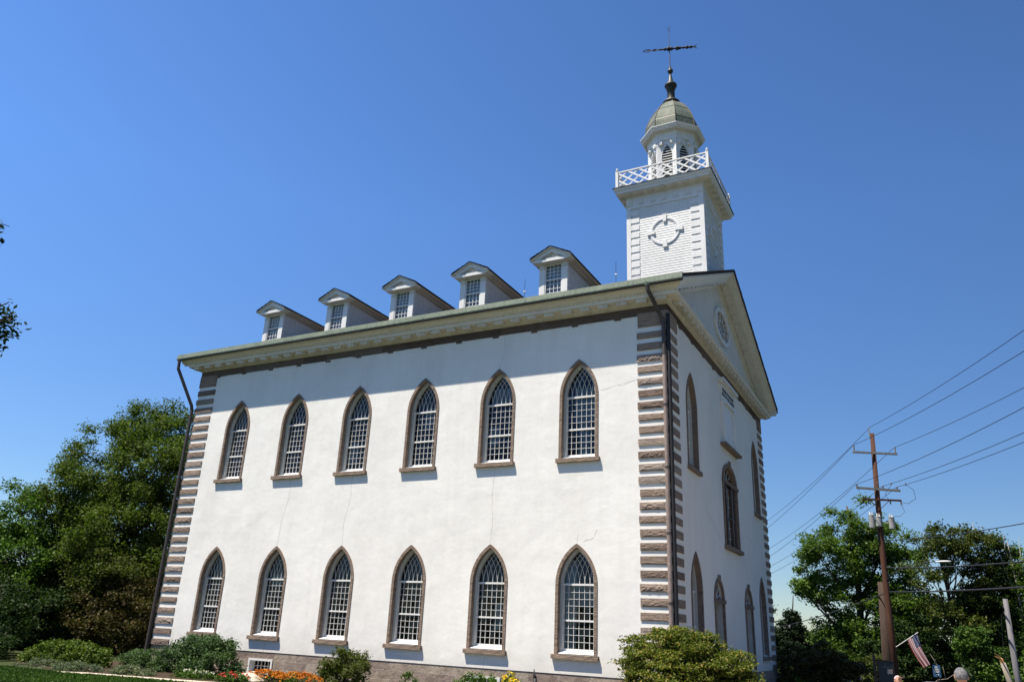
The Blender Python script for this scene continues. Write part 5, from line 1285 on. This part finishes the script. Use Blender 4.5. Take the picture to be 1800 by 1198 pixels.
# ------------------------------------------------------------------ people
skin = m_noise('skin', (.42, .22, .14), (.50, .28, .18), 6, .55, .1, .004)
def person(loc, rz, h, label, shirt, hairm, cap=False, trousers=(.06, .06, .08)):
    t = thing('person', loc, label, 'person'); k = h/1.75
    V = [(0, 0, .95), (0, 0, 1.10), (0, 0, 1.28), (0, .01, 1.42), (0, .0, 1.50), (0, .0, 1.56),       # 0-5 pelvis..neck top
         (-.17, 0, 1.40), (-.22, .02, 1.14), (-.24, -.04, .90), (-.245, -.06, .84),                    # 6-9 left arm
         (.17, 0, 1.40), (.22, .02, 1.14), (.24, -.04, .90), (.245, -.06, .84),                        # 10-13
         (-.095, 0, .88), (-.10, -.01, .50), (-.105, .02, .09), (-.11, -.14, .035),                    # 14-17
         (.095, 0, .88), (.10, -.01, .50), (.105, .02, .09), (.11, -.14, .035)]
    E_ = [(0, 1), (1, 2), (2, 3), (3, 4), (4, 5), (3, 6), (6, 7), (7, 8), (8, 9), (3, 10), (10, 11), (11, 12), (12, 13), (0, 14), (14, 15), (15, 16), (16, 17), (0, 18), (18, 19), (19, 20), (20, 21)]
    Rr = [.135, .125, .14, .12, .062, .056, .065, .048, .033, .03, .065, .048, .033, .03, .095, .062, .042, .035, .095, .062, .042, .035]
    me = bpy.data.meshes.new('body'); me.from_pydata([(x*k, y*k, z*k) for x, y, z in V], E_, []); me.update()
    o = bpy.data.objects.new('body', me); C.objects.link(o)
    sk = o.modifiers.new('skin', 'SKIN'); sl = me.skin_vertices[0].data
    for i, r in enumerate(Rr): sl[i].radius = (r*k*(1.25 if i in (1, 2, 3, 0) else 1), r*k*(.8 if i in (0, 1, 2, 3) else 1)); sl[i].use_root = (i == 0)
    o.modifiers.new('sub', 'SUBSURF').levels = 2; o.modifiers['sub'].render_levels = 2
    dg = bpy.context.evaluated_depsgraph_get(); me2 = bpy.data.meshes.new_from_object(o.evaluated_get(dg)); bpy.data.objects.remove(o)
    # head joined to the same mesh
    bm = bmesh.new(); bm.from_mesh(me2)
    r = bmesh.ops.create_uvsphere(bm, u_segments=24, v_segments=16, radius=1)
    for v in r['verts']:
        x, y, z = v.co; jaw = 1-.22*max(0, -z); nose = .10*math.exp(-((x/.12)**2+((z+.12)/.16)**2)) if y < 0 else 0
        v.co = Vector((x*.078*jaw, (y*.098*(1-.08*max(0, -z)))-.012-nose*.25, z*.118+1.635))*k
    for s_ in (-1, 1):       # ears and fingers
        r = bmesh.ops.create_uvsphere(bm, u_segments=8, v_segments=6, radius=1)
        for v in r['verts']: v.co = Vector((v.co.x*.012+s_*.081, v.co.y*.02+.005, v.co.z*.033+1.628))*k
        for q in range(5):
            L_ = (.055, .08, .088, .08, .062)[q]; ox = (-.035, -.022, -.007, .008, .022)[q]; sp_x = -.035 if q == 0 else 0
            r = bmesh.ops.create_cone(bm, segments=8, radius1=.0095, radius2=.007, depth=L_, cap_ends=True)
            for v in r['verts']: v.co = (Vector((s_*.247, -.065+ox, .81))+Vector((v.co.x, v.co.y+(sp_x if q == 0 else 0)*.4, v.co.z-L_*.45+(.02 if q == 0 else 0))))*k
    for fc in bm.faces: 
        z = fc.calc_center_median().z/k; x = abs(fc.calc_center_median().x/k)
        fc.material_index = 0 if z > 1.485 or (x > .19 and z < 1.2) else (1 if z > .93 else (2 if z > .07 else 3))
        fc.smooth = True
    me3 = bpy.data.meshes.new('body'); bm.to_mesh(me3); bm.free()
    for mm in (skin, shirt, m_noise('trousers', trousers, tuple(c*1.3 for c in trousers), 8), M['iron']): me3.materials.append(mm)
    b = bpy.data.objects.new('body', me3); C.objects.link(b); b.parent = t
    # hair or cap
    bm = bmesh.new(); r = bmesh.ops.create_uvsphere(bm, u_segments=24, v_segments=16, radius=1)
    for v in r['verts']:
        x, y, z = v.co; v.co = Vector((x*.087, y*.108-.006, z*.112+1.642))*k
    kill = [fc for fc in bm.faces if fc.calc_center_median().z/k < (1.66 if cap else 1.60) + (.07 if fc.calc_center_median().y < -.04*k else 0)]
    bmesh.ops.delete(bm, geom=kill, context='FACES')
    if cap:
        pr = [bm.verts.new(Vector((cos(a)*.075, -.09-.075*sin(a), 1.725-.02*sin(a)))*k) for a in np.linspace(0, pi, 9)]; bm.faces.new(pr)
    bmesh.ops.solidify(bm, geom=bm.faces[:], thickness=.006)
    me4 = bpy.data.meshes.new('hair'); bm.to_mesh(me4); bm.free(); me4.shade_smooth(); me4.materials.append(hairm)
    b2 = bpy.data.objects.new('cap' if cap else 'hair', me4); C.objects.link(b2); b2.parent = b
    m = MB()
    for s_ in (-1, 1): m.lathe([(0, -.008), (.012, 0), (0, .008)], (s_*.03*k, -.098*k, 1.645*k), 8, cap=False)
    m.box(-.025*k, .025*k, -.108*k, -.1*k, 1.575*k, 1.582*k); e = m.build('face_features', M['iron'], None); e.parent = b
    t.rotation_euler = (0, 0, rz); return t
person((7.64, -12.2, -.37), pi+.15, 1.79, 'grey haired person seen from behind at the bottom right', m_noise('shirt_light', (.35, .32, .30), (.42, .39, .36), 6), m_noise('grey_hair', (.05, .045, .05), (.26, .25, .255), 60, .8, .6, .01, (1, 1, .4)))
person((6.5, -5.4, -.5), .6, 1.56, 'person in a red and white cap at the bottom edge near the utility pole', m_noise('shirt_blue', (.10, .14, .25), (.12, .17, .3), 6), m_noise('red_white_cap', (.50, .02, .03), (.75, .70, .70), 14, .8), True)

# lawn blades near the picture's lower left, as one mass
n = 60000
gx = rng.uniform(-27, -13, n); gy = rng.uniform(-13, -5.2, n)
edge = np.interp(gx, [-27, -23.2, -20.6, -18, -14.5], [-6.4, -6.2, -6.35, -5.75, -5.25]); k = gy < edge
pts = np.stack([gx[k], gy[k], np.full(k.sum(), -.535)], 1); pts[:, 2] += rng.uniform(0, .03, len(pts))
o = leaf_mesh('lawn_grass', pts, .05, m_leaf('grass_blade', (.03, .065, .01), (.06, .12, .02), (.09, .16, .03)), upb=-.3, aspect=2.4)
tag(o, 'short mown lawn grass at the bottom left', 'grass', kind='stuff')
